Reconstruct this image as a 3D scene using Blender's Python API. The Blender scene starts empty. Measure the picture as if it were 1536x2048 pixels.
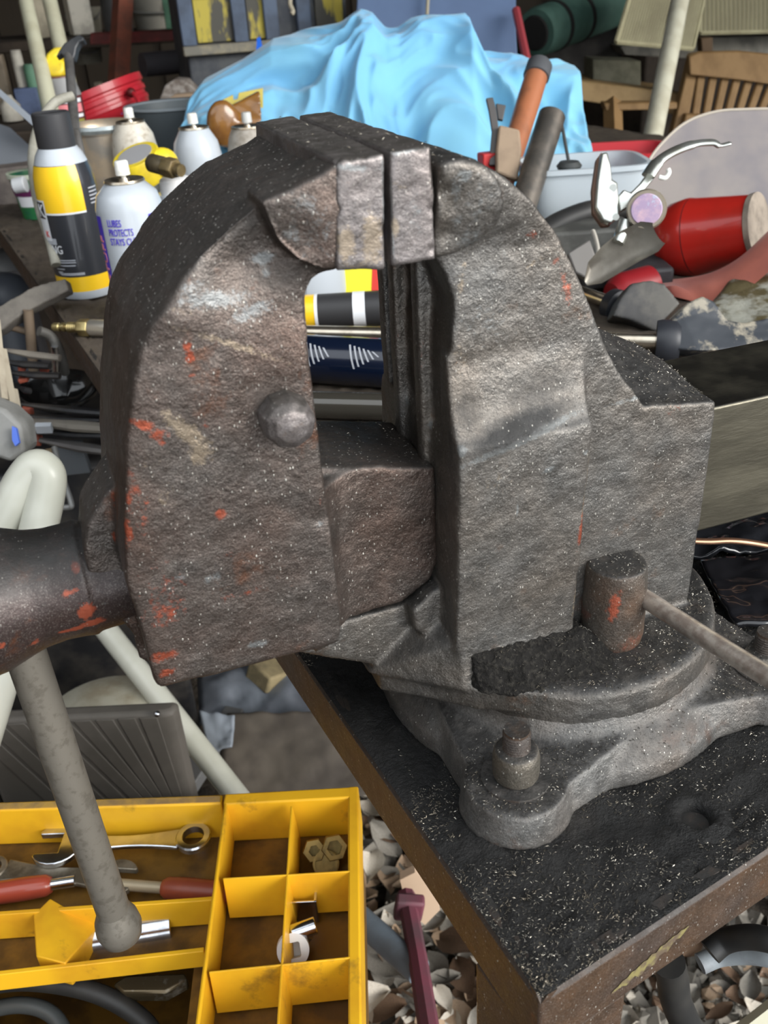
import bpy, bmesh, math, random
import numpy as np
from mathutils import Vector, Matrix, noise
random.seed(7)
rng = np.random.RandomState(11)
scene = bpy.context.scene
# ---------------------------------------------------------------- camera
F = 1850.0
CAM = Vector((0, 0, 1.10))
RT = Vector((0.93788, -0.34262, -0.05495)).normalized()
BK = Vector((-0.26995, -0.82124, 0.50265)).normalized()
UP = BK.cross(RT).normalized(); RT = UP.cross(BK)
cd = bpy.data.cameras.new('camera'); cam = bpy.data.objects.new('camera', cd)
scene.collection.objects.link(cam); scene.camera = cam
cam.matrix_world = Matrix(((RT.x, UP.x, BK.x, CAM.x), (RT.y, UP.y, BK.y, CAM.y), (RT.z, UP.z, BK.z, CAM.z), (0, 0, 0, 1)))
cd.sensor_fit = 'HORIZONTAL'; cd.sensor_width = 36; cd.lens = 36 * F / 1536
cd.clip_start = .02; cd.clip_end = 60
cd.dof.use_dof = True; cd.dof.focus_distance = .46; cd.dof.aperture_fstop = 26
# ---------------------------------------------------------------- light
w = bpy.data.worlds.new('world'); scene.world = w; w.use_nodes = True
bg = w.node_tree.nodes['Background']; bg.inputs[0].default_value = (.90, .95, 1.0, 1); bg.inputs[1].default_value = 1.55
sd = bpy.data.lights.new('sun', 'SUN'); sun = bpy.data.objects.new('sun', sd); scene.collection.objects.link(sun)
sd.energy = 2.7; sd.angle = math.radians(34); sd.color = (1.0, .97, .92)
sun.rotation_euler = Vector((-.62, .80, -.42)).to_track_quat('-Z', 'Y').to_euler()
scene.view_settings.view_transform = 'Standard'; scene.view_settings.look = 'None'
scene.view_settings.exposure = .55; scene.view_settings.gamma = 1
scene.view_settings.use_curve_mapping = False
# ---------------------------------------------------------------- helpers
S = .28
def ray(px, py): return RT * ((px - 768) / F) + UP * ((1024 - py) / F) - BK
def U(px, py, d): return CAM + ray(px, py) * d
def V(px, py, yu):
    r = ray(px, py); return CAM + r * (yu * S / r.y)
def H(px, py, z):
    r = ray(px, py); return CAM + r * ((z - CAM.z) / r.z)
def XP(px, py, x):
    r = ray(px, py); return CAM + r * (x / r.x)
def vec(a): return a if isinstance(a, Vector) else Vector(a)
def frame(d):
    d = d.normalized(); a = Vector((0, 0, 1)) if abs(d.z) < .9 else Vector((1, 0, 0))
    x = a.cross(d).normalized(); return x, d.cross(x), d
def rot(rx=0, ry=0, rz=0):
    R = math.radians
    return (Matrix.Rotation(R(rz), 4, 'Z') @ Matrix.Rotation(R(ry), 4, 'Y') @ Matrix.Rotation(R(rx), 4, 'X'))
def nb(): return bmesh.new()
def box(bm, c, s, m=None, taper=1.0):
    c = vec(c); vs = []
    for z in (-.5, .5):
        k = taper if z > 0 else 1
        for x, y in ((-.5, -.5), (.5, -.5), (.5, .5), (-.5, .5)):
            p = Vector((x * s[0] * k, y * s[1] * k, z * s[2]))
            vs.append(bm.verts.new(c + (m.to_3x3() @ p if m else p)))
    for f in ((3, 2, 1, 0), (4, 5, 6, 7), (0, 1, 5, 4), (1, 2, 6, 5), (2, 3, 7, 6), (3, 0, 4, 7)): bm.faces.new([vs[i] for i in f])
    return bm
def prism(bm, pts, off):
    off = vec(off); pts = [vec(p) for p in pts]
    n = Vector((0, 0, 0))
    for i in range(len(pts)): n += (pts[i] - pts[0]).cross(pts[(i + 1) % len(pts)] - pts[0])
    if n.dot(off) > 0: pts = pts[::-1]
    a = [bm.verts.new(p) for p in pts]; b = [bm.verts.new(p + off) for p in pts]; k = len(pts)
    bm.faces.new(a); bm.faces.new(b[::-1])
    for i in range(k): bm.faces.new((a[(i + 1) % k], a[i], b[i], b[(i + 1) % k]))
    return bm
def tube(bm, pts, r, seg=12, cap=True, squash=1.0):
    pts = [vec(p) for p in pts]; n = len(pts)
    rs = r if isinstance(r, (list, tuple)) else [r] * n
    x = None; rings = []
    for i, p in enumerate(pts):
        d = (pts[min(i + 1, n - 1)] - pts[max(i - 1, 0)]).normalized()
        if x is None: x = frame(d)[0]
        x = (x - d * x.dot(d)).normalized(); y = d.cross(x)
        rings.append([bm.verts.new(p + (x * math.cos(2 * math.pi * k / seg) + y * math.sin(2 * math.pi * k / seg) * squash) * rs[i]) for k in range(seg)])
    for a, b in zip(rings, rings[1:]):
        for k in range(seg): bm.faces.new((a[k], a[(k + 1) % seg], b[(k + 1) % seg], b[k]))
    if cap: bm.faces.new(rings[0][::-1]); bm.faces.new(rings[-1])
    return bm
def smooth_pts(pts, n=6):
    pts = [vec(p) for p in pts]; out = []
    P = [pts[0]] + pts + [pts[-1]]
    for i in range(1, len(P) - 2):
        for k in range(n):
            t = k / n; a, b, c, d = P[i - 1:i + 3]
            out.append(.5 * ((2 * b) + (c - a) * t + (2 * a - 5 * b + 4 * c - d) * t * t + (3 * b - a - 3 * c + d) * t ** 3))
    return out + [pts[-1]]
def cyl(bm, a, b, r, r2=None, seg=24): return tube(bm, [a, b], [r, r if r2 is None else r2], seg)
def lathe(bm, prof, o=(0, 0, 0), d=(0, 0, 1), seg=32, closed=True):
    o = vec(o); x, y, z = frame(vec(d)); rings = []
    for r, h in prof:
        if r < 1e-6: rings.append([bm.verts.new(o + z * h)])
        else: rings.append([bm.verts.new(o + z * h + (x * math.cos(2 * math.pi * k / seg) + y * math.sin(2 * math.pi * k / seg)) * r) for k in range(seg)])
    for a, b in zip(rings, rings[1:]):
        for k in range(seg):
            k2 = (k + 1) % seg
            if len(a) == 1 and len(b) == 1: continue
            if len(a) == 1: bm.faces.new((a[0], b[k2], b[k]))
            elif len(b) == 1: bm.faces.new((a[k], a[k2], b[0]))
            else: bm.faces.new((a[k], a[k2], b[k2], b[k]))
    if closed:
        if len(rings[0]) > 1: bm.faces.new(rings[0][::-1])
        if len(rings[-1]) > 1: bm.faces.new(rings[-1])
    return bm
def ball(bm, c, r, sc=(1, 1, 1), sub=3):
    m = Matrix.Translation(vec(c)) @ Matrix.Diagonal((*sc, 1))
    bmesh.ops.create_icosphere(bm, subdivisions=sub, radius=r, matrix=m); return bm
def shell(bm, outer_prof, t, **k):   # open vessel: outer wall, rim, inner wall
    inner = [(max(r - t, 0), h + (t if i == 0 else 0)) for i, (r, h) in enumerate(outer_prof)]
    pr = [(0, outer_prof[0][1])] + list(outer_prof) + inner[::-1] + [(0, inner[0][1])]
    return lathe(bm, pr, closed=False, **k)
def prop(o, label=None, cat=None, group=None, kind=None):
    if label: o['label'] = label
    if cat: o['category'] = cat
    if group: o['group'] = group
    if kind: o['kind'] = kind
    return o
def link(o): scene.collection.objects.link(o); return o
def finish(me, m, sm):
    me.materials.append(m)
    if sm:
        me.polygons.foreach_set('use_smooth', [True] * len(me.polygons))
        try: me.set_sharp_from_angle(angle=math.radians(sm if sm > 1 else 40))
        except Exception: pass
def abspos(o):
    p = Vector(o.location)
    while o.parent: o = o.parent; p += o.location
    return p
def part(name, bm, m, parent=None, sm=40, bev=0, bseg=2, label=None, kind=None):
    """one mesh object; geometry is given in world coordinates"""
    if isinstance(bm, bpy.types.Mesh): me = bm
    else:
        bmesh.ops.recalc_face_normals(bm, faces=bm.faces)
        me = bpy.data.meshes.new(name); bm.to_mesh(me); bm.free()
    if not me.materials: finish(me, m, sm)
    o = link(bpy.data.objects.new(name, me))
    n = len(me.vertices); co = np.empty(n * 3, dtype=np.float32); me.vertices.foreach_get('co', co); co = co.reshape(-1, 3)
    if parent: org = abspos(parent); loc = Vector((0, 0, 0))
    else: org = Vector(((co[:, 0].min() + co[:, 0].max()) / 2, (co[:, 1].min() + co[:, 1].max()) / 2, co[:, 2].min())); loc = org
    co -= np.array(org, dtype=np.float32); me.vertices.foreach_set('co', co.ravel()); me.update()
    o.location = loc; o.parent = parent
    if bev:
        b = o.modifiers.new('bevel', 'BEVEL'); b.width = bev; b.segments = bseg; b.limit_method = 'ANGLE'; b.angle_limit = math.radians(35)
    return prop(o, label, kind=kind)
def thing(name, loc, label, cat, group=None):
    o = link(bpy.data.objects.new(name, None)); o.location = vec(loc); o.empty_display_size = .02
    return prop(o, label, cat, group)
def solo(name, bm, m, label, cat, group=None, kind=None, **k):
    return prop(part(name, bm, m, None, **k), label, cat, group, kind)
def dup(o, parent=None, loc=None):
    c = o.copy(); link(c); c.parent = parent
    for ch in list(o.children): dup(ch, c)
    if loc is not None: c.location = loc
    return c
def nz(p, s): return noise.noise(Vector(p) * s)
def cast(bm, voxel, it=6, amp=.00025, ns=180, fn=None, keep=None):
    """union of rough solids, remeshed and smoothed like a sand casting"""
    bmesh.ops.recalc_face_normals(bm, faces=bm.faces)
    me = bpy.data.meshes.new('t'); bm.to_mesh(me); bm.free(); o = link(bpy.data.objects.new('t', me))
    m = o.modifiers.new('r', 'REMESH'); m.mode = 'VOXEL'; m.voxel_size = voxel
    m = o.modifiers.new('s', 'SMOOTH'); m.factor = .5; m.iterations = it
    dg = bpy.context.evaluated_depsgraph_get(); me2 = bpy.data.meshes.new_from_object(o.evaluated_get(dg))
    bpy.data.objects.remove(o); bpy.data.meshes.remove(me)
    n = len(me2.vertices); co = np.empty(n * 3, dtype=np.float32); no = np.empty(n * 3, dtype=np.float32)
    me2.vertices.foreach_get('co', co); me2.vertices.foreach_get('normal', no); co = co.reshape(-1, 3); no = no.reshape(-1, 3)
    d = np.array([noise.noise(Vector(c) * ns) + 1.6 * noise.noise(Vector(c) * (ns * .3)) for c in co.tolist()]) * amp
    co = co + no * d[:, None]
    if fn is not None: co = fn(co, no)
    me2.vertices.foreach_set('co', co.astype(np.float32).ravel()); me2.update()
    return me2
def marks(me, lst, yu=1.0):
    """colour attribute 'marks': R red paint, G grey scuff and painted rim highlight, B tan scuff, channel 3 grime and painted pin shadow; lst of (x, y, rx, ry, angle, channel, strength) on the plane Y=yu"""
    n = len(me.vertices); co = np.empty(n * 3, dtype=np.float32); me.vertices.foreach_get('co', co); co = co.reshape(-1, 3)
    a = np.zeros((n, 4), dtype=np.float32)
    no = np.empty(n * 3, dtype=np.float32); me.vertices.foreach_get('normal', no); kf = np.clip((-no.reshape(-1, 3)[:, 1] - .1) / .4, 0, 1)
    for (px, py, rx, ry, ang, ch, st) in lst:
        c = V(px, py, yu); e = V(px + 10, py, yu); k = (e - c).length / 10
        t = math.radians(ang); dx = co[:, 0] - c.x; dz = co[:, 2] - c.z
        u = (dx * math.cos(t) - dz * math.sin(t)) / (rx * k); v = (dx * math.sin(t) + dz * math.cos(t)) / (ry * k)
        a[:, ch] = np.maximum(a[:, ch], st * np.exp(-(u * u + v * v)) * kf)
    g_ = me.attributes.new('grime', 'FLOAT', 'POINT'); g_.data.foreach_set('value', a[:, 3].copy()); a[:, 3] = 1  # grime channel, which also carries the retaining pin's painted shadow
    at = me.color_attributes.new('marks', 'FLOAT_COLOR', 'POINT'); at.data.foreach_set('color', a.ravel())
    return me
# ---------------------------------------------------------------- materials
MATS = {}
class N:
    def __init__(s, name):
        s.m = bpy.data.materials.new(name); s.m.use_nodes = True; s.t = s.m.node_tree; s.b = s.t.nodes['Principled BSDF']
        s.co = s.t.nodes.new('ShaderNodeTexCoord').outputs['Object']
    def new(s, k, **kw):
        n = s.t.nodes.new(k)
        for a, v in kw.items(): setattr(n, a, v)
        return n
    def ln(s, a, b): s.t.links.new(a, b)
    def noise(s, sc, det=3, rough=.55, co=None, dist=0):
        n = s.new('ShaderNodeTexNoise'); n.inputs['Scale'].default_value = sc; n.inputs['Detail'].default_value = det
        n.inputs['Roughness'].default_value = rough; n.inputs['Distortion'].default_value = dist
        s.ln(co or s.co, n.inputs['Vector']); return n.outputs['Fac']
    def ramp(s, x, a, b, lo=0., hi=1.):
        n = s.new('ShaderNodeMapRange'); n.inputs['From Min'].default_value = a; n.inputs['From Max'].default_value = b
        n.inputs['To Min'].default_value = lo; n.inputs['To Max'].default_value = hi; s.ln(x, n.inputs['Value']); return n.outputs[0]
    def math(s, op, a, b=0.):
        n = s.new('ShaderNodeMath', operation=op)
        for i, v in enumerate((a, b)):
            if isinstance(v, (int, float)): n.inputs[i].default_value = v
            else: s.ln(v, n.inputs[i])
        return n.outputs[0]
    def mix(s, fac, a, b):
        n = s.new('ShaderNodeMix', data_type='RGBA')
        for i, v in ((0, fac), (6, a), (7, b)):
            if isinstance(v, (int, float)): n.inputs[i].default_value = v
            elif isinstance(v, tuple): n.inputs[i].default_value = (*v[:3], 1)
            else: s.ln(v, n.inputs[i])
        return n.outputs[2]
    def bump(s, h, st, dist=.001):
        n = s.new('ShaderNodeBump'); n.inputs['Strength'].default_value = st; n.inputs['Distance'].default_value = dist
        s.ln(h, n.inputs['Height']); s.ln(n.outputs[0], s.b.inputs['Normal'])
def mat(name, col, rough=.5, metal=0., col2=None, sc=30, lo=.42, hi=.62, bump=0, bs=200, bd=.001, dirt=None, dsc=12, dlo=.5, dhi=.62, top=None, coat=0, trans=0, ior=1.45, spec=None, alpha=None, emit=None, stretch=None, sheen=0):
    if name in MATS: return MATS[name]
    n = N(name); b = n.b; c = col; co = n.co
    if stretch:
        mp = n.new('ShaderNodeMapping'); mp.inputs['Scale'].default_value = stretch; n.ln(n.co, mp.inputs[0]); co = mp.outputs[0]
    if col2: c = n.mix(n.ramp(n.noise(sc, 4, .6, co), lo, hi), col, col2)
    if dirt: c = n.mix(n.ramp(n.noise(dsc, 6, .65), dlo, dhi), c, dirt)
    if top:
        g = n.new('ShaderNodeNewGeometry'); sp = n.new('ShaderNodeSeparateXYZ'); n.ln(g.outputs['Normal'], sp.inputs[0])
        f = n.math('MULTIPLY', n.ramp(sp.outputs[2], .35, .9), n.ramp(n.noise(60, 5), .3, .6, .45, 1)); c = n.mix(f, c, top)
    if isinstance(c, tuple): b.inputs['Base Color'].default_value = (*c[:3], 1)
    else: n.ln(c, b.inputs['Base Color'])
    b.inputs['Roughness'].default_value = rough; b.inputs['Metallic'].default_value = metal
    b.inputs['Coat Weight'].default_value = coat; b.inputs['Transmission Weight'].default_value = trans; b.inputs['IOR'].default_value = ior
    if spec is not None: b.inputs['Specular IOR Level'].default_value = spec
    if alpha is not None: b.inputs['Alpha'].default_value = alpha
    if sheen: b.inputs['Sheen Weight'].default_value = sheen
    if emit: b.inputs['Emission Color'].default_value = (*emit, 1); b.inputs['Emission Strength'].default_value = 1
    if bump: n.bump(n.noise(bs, 4, .65, co), bump, bd)
    MATS[name] = n.m; return n.m
def iron(name, base, brown, rough=.5, metal=.35, grime=(.012, .011, .010), speck=1., bump=.55, topamt=1., orange=(.16, .055, .02)):
    """oily cast iron: mottled grey brown, black grime on upward faces, bright filings stuck to it, marks attribute"""
    n = N(name); b = n.b
    big = n.noise(22, 4, .6); mid = n.noise(90, 5, .65); fine = n.noise(900, 3, .7)
    c = n.mix(n.ramp(big, .35, .65), base, brown)
    c = n.mix(n.ramp(mid, .30, .72), n.mix(.45, c, (.02, .018, .016)), c)
    gr = n.noise(1500, 2, .8); c = n.mix(n.ramp(gr, .36, .50, .42, 0), c, (.018, .016, .014)); c = n.mix(n.ramp(gr, .54, .68, 0, .35), c, (.24, .225, .20))
    c = n.mix(n.ramp(n.noise(34, 6, .7), .60, .70, 0, .55), c, orange)
    at = n.new('ShaderNodeAttribute', attribute_name='marks'); sp = n.new('ShaderNodeSeparateColor'); n.ln(at.outputs['Color'], sp.inputs[0])
    br = n.noise(260, 6, .75); br2 = n.noise(420, 5, .8)
    for ch, colr, nn, k in ((1, (.24, .255, .255), br2, .68), (2, (.32, .255, .18), br2, .72), (0, (.34, .078, .040), br, .92)):
        f = n.ramp(n.math('ADD', n.math('MULTIPLY', sp.outputs[ch], .62), nn), .74, .90, 0, k)
        c = n.mix(f, c, colr)
    g = n.new('ShaderNodeNewGeometry'); s3 = n.new('ShaderNodeSeparateXYZ'); n.ln(g.outputs['Normal'], s3.inputs[0])
    up = n.math('MULTIPLY', n.ramp(s3.outputs[2], .25, .8), n.ramp(n.noise(150, 5, .7), .25, .55, .6, 1))
    ga = n.new('ShaderNodeAttribute', attribute_name='grime'); up = n.math('MAXIMUM', up, n.ramp(n.math('ADD', ga.outputs['Fac'], n.math('MULTIPLY', n.noise(300, 5, .75), .5)), .42, .95))
    c = n.mix(n.math('MULTIPLY', up, topamt), c, grime)
    # bright filings
    v = n.new('ShaderNodeTexVoronoi'); v.inputs['Scale'].default_value = 1000; v.inputs['Randomness'].default_value = 1
    mp = n.new('ShaderNodeMapping'); mp.inputs['Scale'].default_value = (1, 1, .6); n.ln(n.co, mp.inputs[0]); n.ln(mp.outputs[0], v.inputs['Vector'])
    cs = n.new('ShaderNodeSeparateColor'); n.ln(v.outputs['Color'], cs.inputs[0])
    sf = n.math('MULTIPLY', n.ramp(v.outputs['Distance'], .24, .36, 1, 0), n.math('MULTIPLY', n.ramp(cs.outputs[0], .86, .97), n.ramp(n.noise(40, 3), .40, .60, .35, 1)))
    sf = n.math('MULTIPLY', sf, speck)
    c = n.mix(sf, c, (.50, .48, .43))
    n.ln(c, b.inputs['Base Color'])
    r = n.math('ADD', n.ramp(mid, .3, .7, rough - .08, rough + .10), n.math('MULTIPLY', up, .25)); n.ln(r, b.inputs['Roughness'])
    n.ln(n.ramp(up, 0, 1, metal, 0), b.inputs['Metallic'])
    h = n.math('ADD', n.math('MULTIPLY', fine, .5), n.math('ADD', n.math('MULTIPLY', n.noise(330, 4, .6), 1.0), n.math('MULTIPLY', sf, .5)))
    n.bump(h, bump, .0011)
    MATS[name] = n.m; return n.m
def hull(bm, pts):
    b2 = nb(); vs = [b2.verts.new(vec(p)) for p in pts]; r = bmesh.ops.convex_hull(b2, input=vs)
    bad = [g for g in r['geom_interior'] if isinstance(g, bmesh.types.BMVert)]
    if bad: bmesh.ops.delete(b2, geom=bad, context='VERTS')
    bmesh.ops.recalc_face_normals(b2, faces=b2.faces); me = bpy.data.meshes.new('h'); b2.to_mesh(me); b2.free(); bm.from_mesh(me); bpy.data.meshes.remove(me); return bm
def UB(x, y, d, m=.006):
    r = ray(x, y); return CAM + r * min(d, (ZB - CAM.z) / r.z - m)
def text(bm_target, s, size, center, m, thick=.0002, bend=None, align='CENTER', width=None):
    """flat lettering turned to mesh; m maps local x,y,z to the world; bend=radius wraps it round a cylinder whose axis is local y at z=-radius"""
    cu = bpy.data.curves.new('t', 'FONT'); cu.body = s; cu.size = size; cu.align_x = align; cu.align_y = 'CENTER'; cu.extrude = thick; cu.resolution_u = 3
    o = link(bpy.data.objects.new('t', cu)); dg = bpy.context.evaluated_depsgraph_get(); me = bpy.data.meshes.new_from_object(o.evaluated_get(dg))
    bpy.data.objects.remove(o); bm = nb(); bm.from_mesh(me)
    if width:
        xs = [v.co.x for v in bm.verts]; k = width / (max(xs) - min(xs))
        for v in bm.verts: v.co.x *= k
    for v in bm.verts:
        x, y, z = v.co + Vector((center[0], center[1], 0))
        if bend: a = x / bend; v.co = m @ Vector((math.sin(a) * (bend + z), y, math.cos(a) * (bend + z) - bend))
        else: v.co = m @ Vector((x, y, z))
    bm.to_mesh(me); bm.free(); bm_target.from_mesh(me); return bm_target
# ================================================================ setting
CASTM = iron('cast_iron', (.160, .140, .126), (.135, .092, .074), rough=.40, metal=.78, bump=.50, grime=(.026, .022, .019))
CASTF = iron('cast_iron_fixed', (.205, .199, .188), (.190, .165, .140), rough=.40, metal=.75, bump=.50, orange=(.17, .09, .05))
BASEM = iron('cast_iron_base', (.240, .236, .226), (.195, .168, .146), rough=.42, metal=.65, bump=.45, orange=(.12, .06, .035))
JAWM = iron('jaw_steel', (.30, .275, .27), (.22, .19, .18), rough=.38, metal=.7, speck=.4, bump=.30, grime=(.030, .026, .022), orange=(.22, .13, .06))
BARM = mat('milled_bar', (.17, .155, .115), .38, .75, (.11, .10, .075), 60, bump=.25, bs=300, top=(.03, .028, .024), stretch=(.25, 1, 1))
RODM = mat('worn_steel_rod', (.185, .168, .140), .45, .45, (.140, .125, .102), 170, .52, .62, bump=.25, bs=500, bd=.0004)
LEVM = mat('lever_steel', (.46, .41, .36), .32, .65, (.30, .25, .215), 200, bump=.3, bs=600, bd=.0004)
HUBM = iron('hub_iron', (.060, .042, .040), (.055, .034, .030), rough=.36, metal=.45, speck=.25, bump=.22)
PINM = iron('pin_steel', (.12, .11, .095), (.14, .085, .055), rough=.4, metal=.4, speck=.8, orange=(.25, .06, .03))
GR = N('bench_grime'); b_ = GR.b
g1 = GR.noise(35, 5, .6); g2 = GR.noise(420, 4, .8); g3 = GR.noise(8, 4, .6)
c_ = GR.mix(GR.ramp(g1, .35, .65), (.006, .006, .006), (.014, .0135, .013)); c_ = GR.mix(GR.ramp(g3, .56, .70, 0, .7), c_, (.040, .033, .027))
c_ = GR.mix(GR.ramp(g2, .66, .74), c_, (.10, .09, .08))
s_ = GR.new('ShaderNodeSeparateXYZ'); GR.ln(GR.co, s_.inputs[0])
c_ = GR.mix(GR.ramp(GR.math('ADD', s_.outputs[1], GR.math('MULTIPLY', g3, .25)), -.16, .0, 0, 1), c_, GR.mix(GR.ramp(g1, .3, .7), (.105, .085, .065), (.065, .052, .042)))
GR.ln(c_, b_.inputs['Base Color']); b_.inputs['Specular IOR Level'].default_value = .28; GR.ln(GR.ramp(g1, .3, .7, .5, .85), b_.inputs['Roughness'])
GR.bump(GR.math('ADD', GR.math('MULTIPLY', g2, .6), GR.noise(160, 5, .7)), .9, .0022); MATS['grime'] = GR.m
ZB = 1.10 - S * 1.10              # bench plate top
ZD = 1.10 - S * .945              # turntable top
KC = Vector((.1007, .1673, 0)); LD = Vector((-.125, .992, 0)).normalized(); RD = Vector((.982, .187, 0)).normalized()

def VP(pts, yu): return [V(x, y, yu) for x, y in pts]
def slab(bm, pts, y0, y1, yref=None):
    p = [Vector((q.x, y0 * S, q.z)) for q in VP(pts, yref or y0)]
    return prism(bm, p, (0, (y1 - y0) * S, 0))
# ---------------------------------------------------------------- the vise
cx, cy = .686 * S, 1.160 * S
vise = thing('bench_vise', (cx, cy, ZB), 'large old cast iron bench vise with worn jaws bolted to the black steel bench', 'vise')
# moving jaw
MJ = [(309,1369),(322,1378),(500,1334),(678,1289),(684,1262),(674,1160),(661,1050),(649,950),(632,820),(619,700),(612,610),(615,580),(628,556),(652,545),(680,541),
      (678,318),(664,338),(640,352),(580,384),(523,412),(468,455),(410,509),(366,560),(337,604),(300,655),(275,710),(262,790),(256,850),(249,910),(248,1065),(250,1166),(276,1240),(290,1290)]
b = nb(); slab(b, MJ, 1.0, 1.325)
slab(b, [(523,405),(580,380),(640,350),(670,330),(690,330),(690,541),(655,541),(600,520),(562,482),(545,445)], .968, 1.05)
slab(b, [(205,915),(178,955),(160,990),(157,1040),(168,1095),(188,1150),(225,1162),(252,1195),(262,1240),(330,1280),(330,900)], 1.10, 1.21, 1.20)
slab(b, [(600,935),(872,935),(878,1120),(862,1160),(800,1208),(690,1238),(600,1238)], 1.075, 1.25)
xj = V(650, 1000, 1.0).x; z1_, z0_ = V(660, 950, 1.075).z, V(660, 1240, 1.075).z
prism(b, [Vector((xj - .01, 1.004*S, z1_)), Vector((xj + .0015, 1.02*S, z1_)), Vector((xj + .004, 1.045*S, z1_)), Vector((xj + .009, 1.063*S, z1_)), Vector((xj + .018, 1.0735*S, z1_)), Vector((xj + .03, 1.08*S, z1_)), Vector((xj - .01, 1.1*S, z1_))], (0, 0, z0_ - z1_))
p0 = V(545, 820, 1.0)
def dents(lst):
    L = [(V(x, y, yu), r, d) for x, y, yu, r, d in lst]
    def fn(co, no):
        k = np.clip((-no[:, 1] - .15) / .5, 0, 1)
        for c, r, d in L:
            co[:, 1] += k * d * np.exp(-((co[:, 0] - c.x) ** 2 + (co[:, 2] - c.z) ** 2) / r ** 2)
        return co
    return fn
me = cast(b, .00115, 8, .00022, 230, dents([(500,500,1,.012,.0030),(600,600,1,.012,.0022),(470,560,1,.010,.0014),(590,470,.97,.006,.0012),(640,430,.97,.005,-.0008),(625,500,.97,.004,.0009),(360,640,1,.009,-.0016),(640,1040,1,.003,.001),(420,800,1,.02,-.0010),(545,800,1,.008,.0012)]))
marks(me, [(372,690,14,12,0,0,.85),(378,715,12,14,0,0,.8),(382,748,12,6,0,0,.6),(292,850,26,14,30,0,.8),(322,872,30,22,20,0,.62),(262,842,12,10,0,0,.6),(243,1060,10,55,0,0,.62),(246,1150,8,24,0,0,.7),(258,1000,12,30,0,0,.55),(440,1028,18,14,0,0,.7),(452,1112,26,12,0,0,.5),(330,1230,40,40,0,0,.58),(330,1310,34,14,0,0,.75),(335,1345,22,14,0,0,.75),(600,900,9,60,0,0,.3),(410,850,12,12,0,0,.4),(480,1190,60,20,0,0,.42),(210,1000,6,60,0,0,.45),(640,1010,5,30,0,0,.5),
    (430,600,95,22,8,1,.74),(505,625,60,22,-10,1,.70),(385,575,40,25,0,1,.62),(532,520,28,14,0,1,.9),(537,548,9,20,0,1,.75),(425,1155,26,16,0,1,.6),(515,1288,26,12,0,1,.8),(360,1155,20,8,0,1,.6),(470,480,40,30,0,1,.25),(570,460,40,30,-30,1,.55),(640,1050,12,10,0,1,.6),
    (375,865,24,80,-38,2,.85),(400,910,26,30,-30,2,.8),(470,690,150,12,28,2,.62),(360,620,40,8,20,2,.5),(520,905,8,30,0,2,.4),(515,1000,5,50,0,2,.4),(300,930,50,90,0,2,.3),(560,1180,20,100,0,2,.2),(610,450,70,80,0,1,.42),(590,400,40,30,0,1,.55),(520,800,40,40,0,3,.45),(570,560,60,50,30,3,.45),(500,440,60,30,-30,3,.4),(640,700,20,160,0,3,.3),(330,1200,70,130,0,0,.40),(275,1000,30,120,0,0,.42),(255,1060,12,40,0,0,.75),(180,1000,8,20,0,0,.3),(690,490,26,40,0,2,.8),(745,490,30,50,0,2,.8),(330,990,30,60,0,2,.4)])  # channel 3 patch up-left of the retaining pin paints its cast shadow
MJO = part('moving_jaw', me, CASTM, vise, sm=180)
# retaining pin on the moving jaw
b = nb(); c = V(568, 832, 1.0); prof = [(.0088, -.004), (.0091, .006), (.0082, .0092), (.0055, .0115), (.0, .0125)]
lathe(b, prof, V(568, 830, 1.0), (.0, -1, .02), seg=9)
part('retaining_pin', cast(b, .0006, 3, .0003, 300), JAWM, vise, sm=180)
# jaw plates
def chip(pts):
    L = [(V(x, y, yu), r) for x, y, yu, r in pts]
    def fn(co, no):
        for c, r in L:
            c = np.array(c); d = co - c; q = np.sqrt((d ** 2).sum(1)); k = q < r
            co[k] = co[k] - no[k] * ((r - q[k]) * .55)[:, None]
        return co
    return fn
b = nb(); slab(b, [(672,322),(770,306),(771,541),(674,541)], .966, 1.335)
me = cast(b, .0008, 3, .00022, 300, chip([(672,322,.97,.0022),(700,318,.97,.0014),(730,312,.97,.0012),(770,306,.97,.0012),(770,420,.97,.0008),(771,541,.97,.0014),(672,420,.97,.002),(680,450,.97,.0018)]))
marks(me, [(690,490,26,40,0,2,.85),(745,480,26,60,0,2,.85),(768,400,4,150,0,1,.75),(700,335,60,8,10,1,.8),(700,400,40,60,0,1,.3),(730,530,50,10,0,2,.6)], .966)
part('jaw_plate', me, JAWM, vise, sm=180, label='left jaw plate with chipped edges and tan wear')
b = nb(); slab(b, [(780,303),(864,291),(872,520),(783,534)], .972, 1.335)
me = cast(b, .0008, 3, .00022, 300, chip([(845,293,.97,.0028),(864,291,.97,.0015),(868,420,.97,.002),(875,340,.97,.0015),(866,500,.97,.002),(780,303,.97,.001),(783,534,.97,.0016)]))
marks(me, [(782,400,4,150,0,1,.8),(820,300,50,6,-8,1,.85),(790,455,9,24,0,2,.9),(800,370,25,20,0,2,.4),(830,430,30,80,0,1,.4),(860,350,8,60,0,2,.35)], .972)
part('jaw_plate', me, JAWM, vise, sm=180, label='right jaw plate with a chipped top edge')
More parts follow.
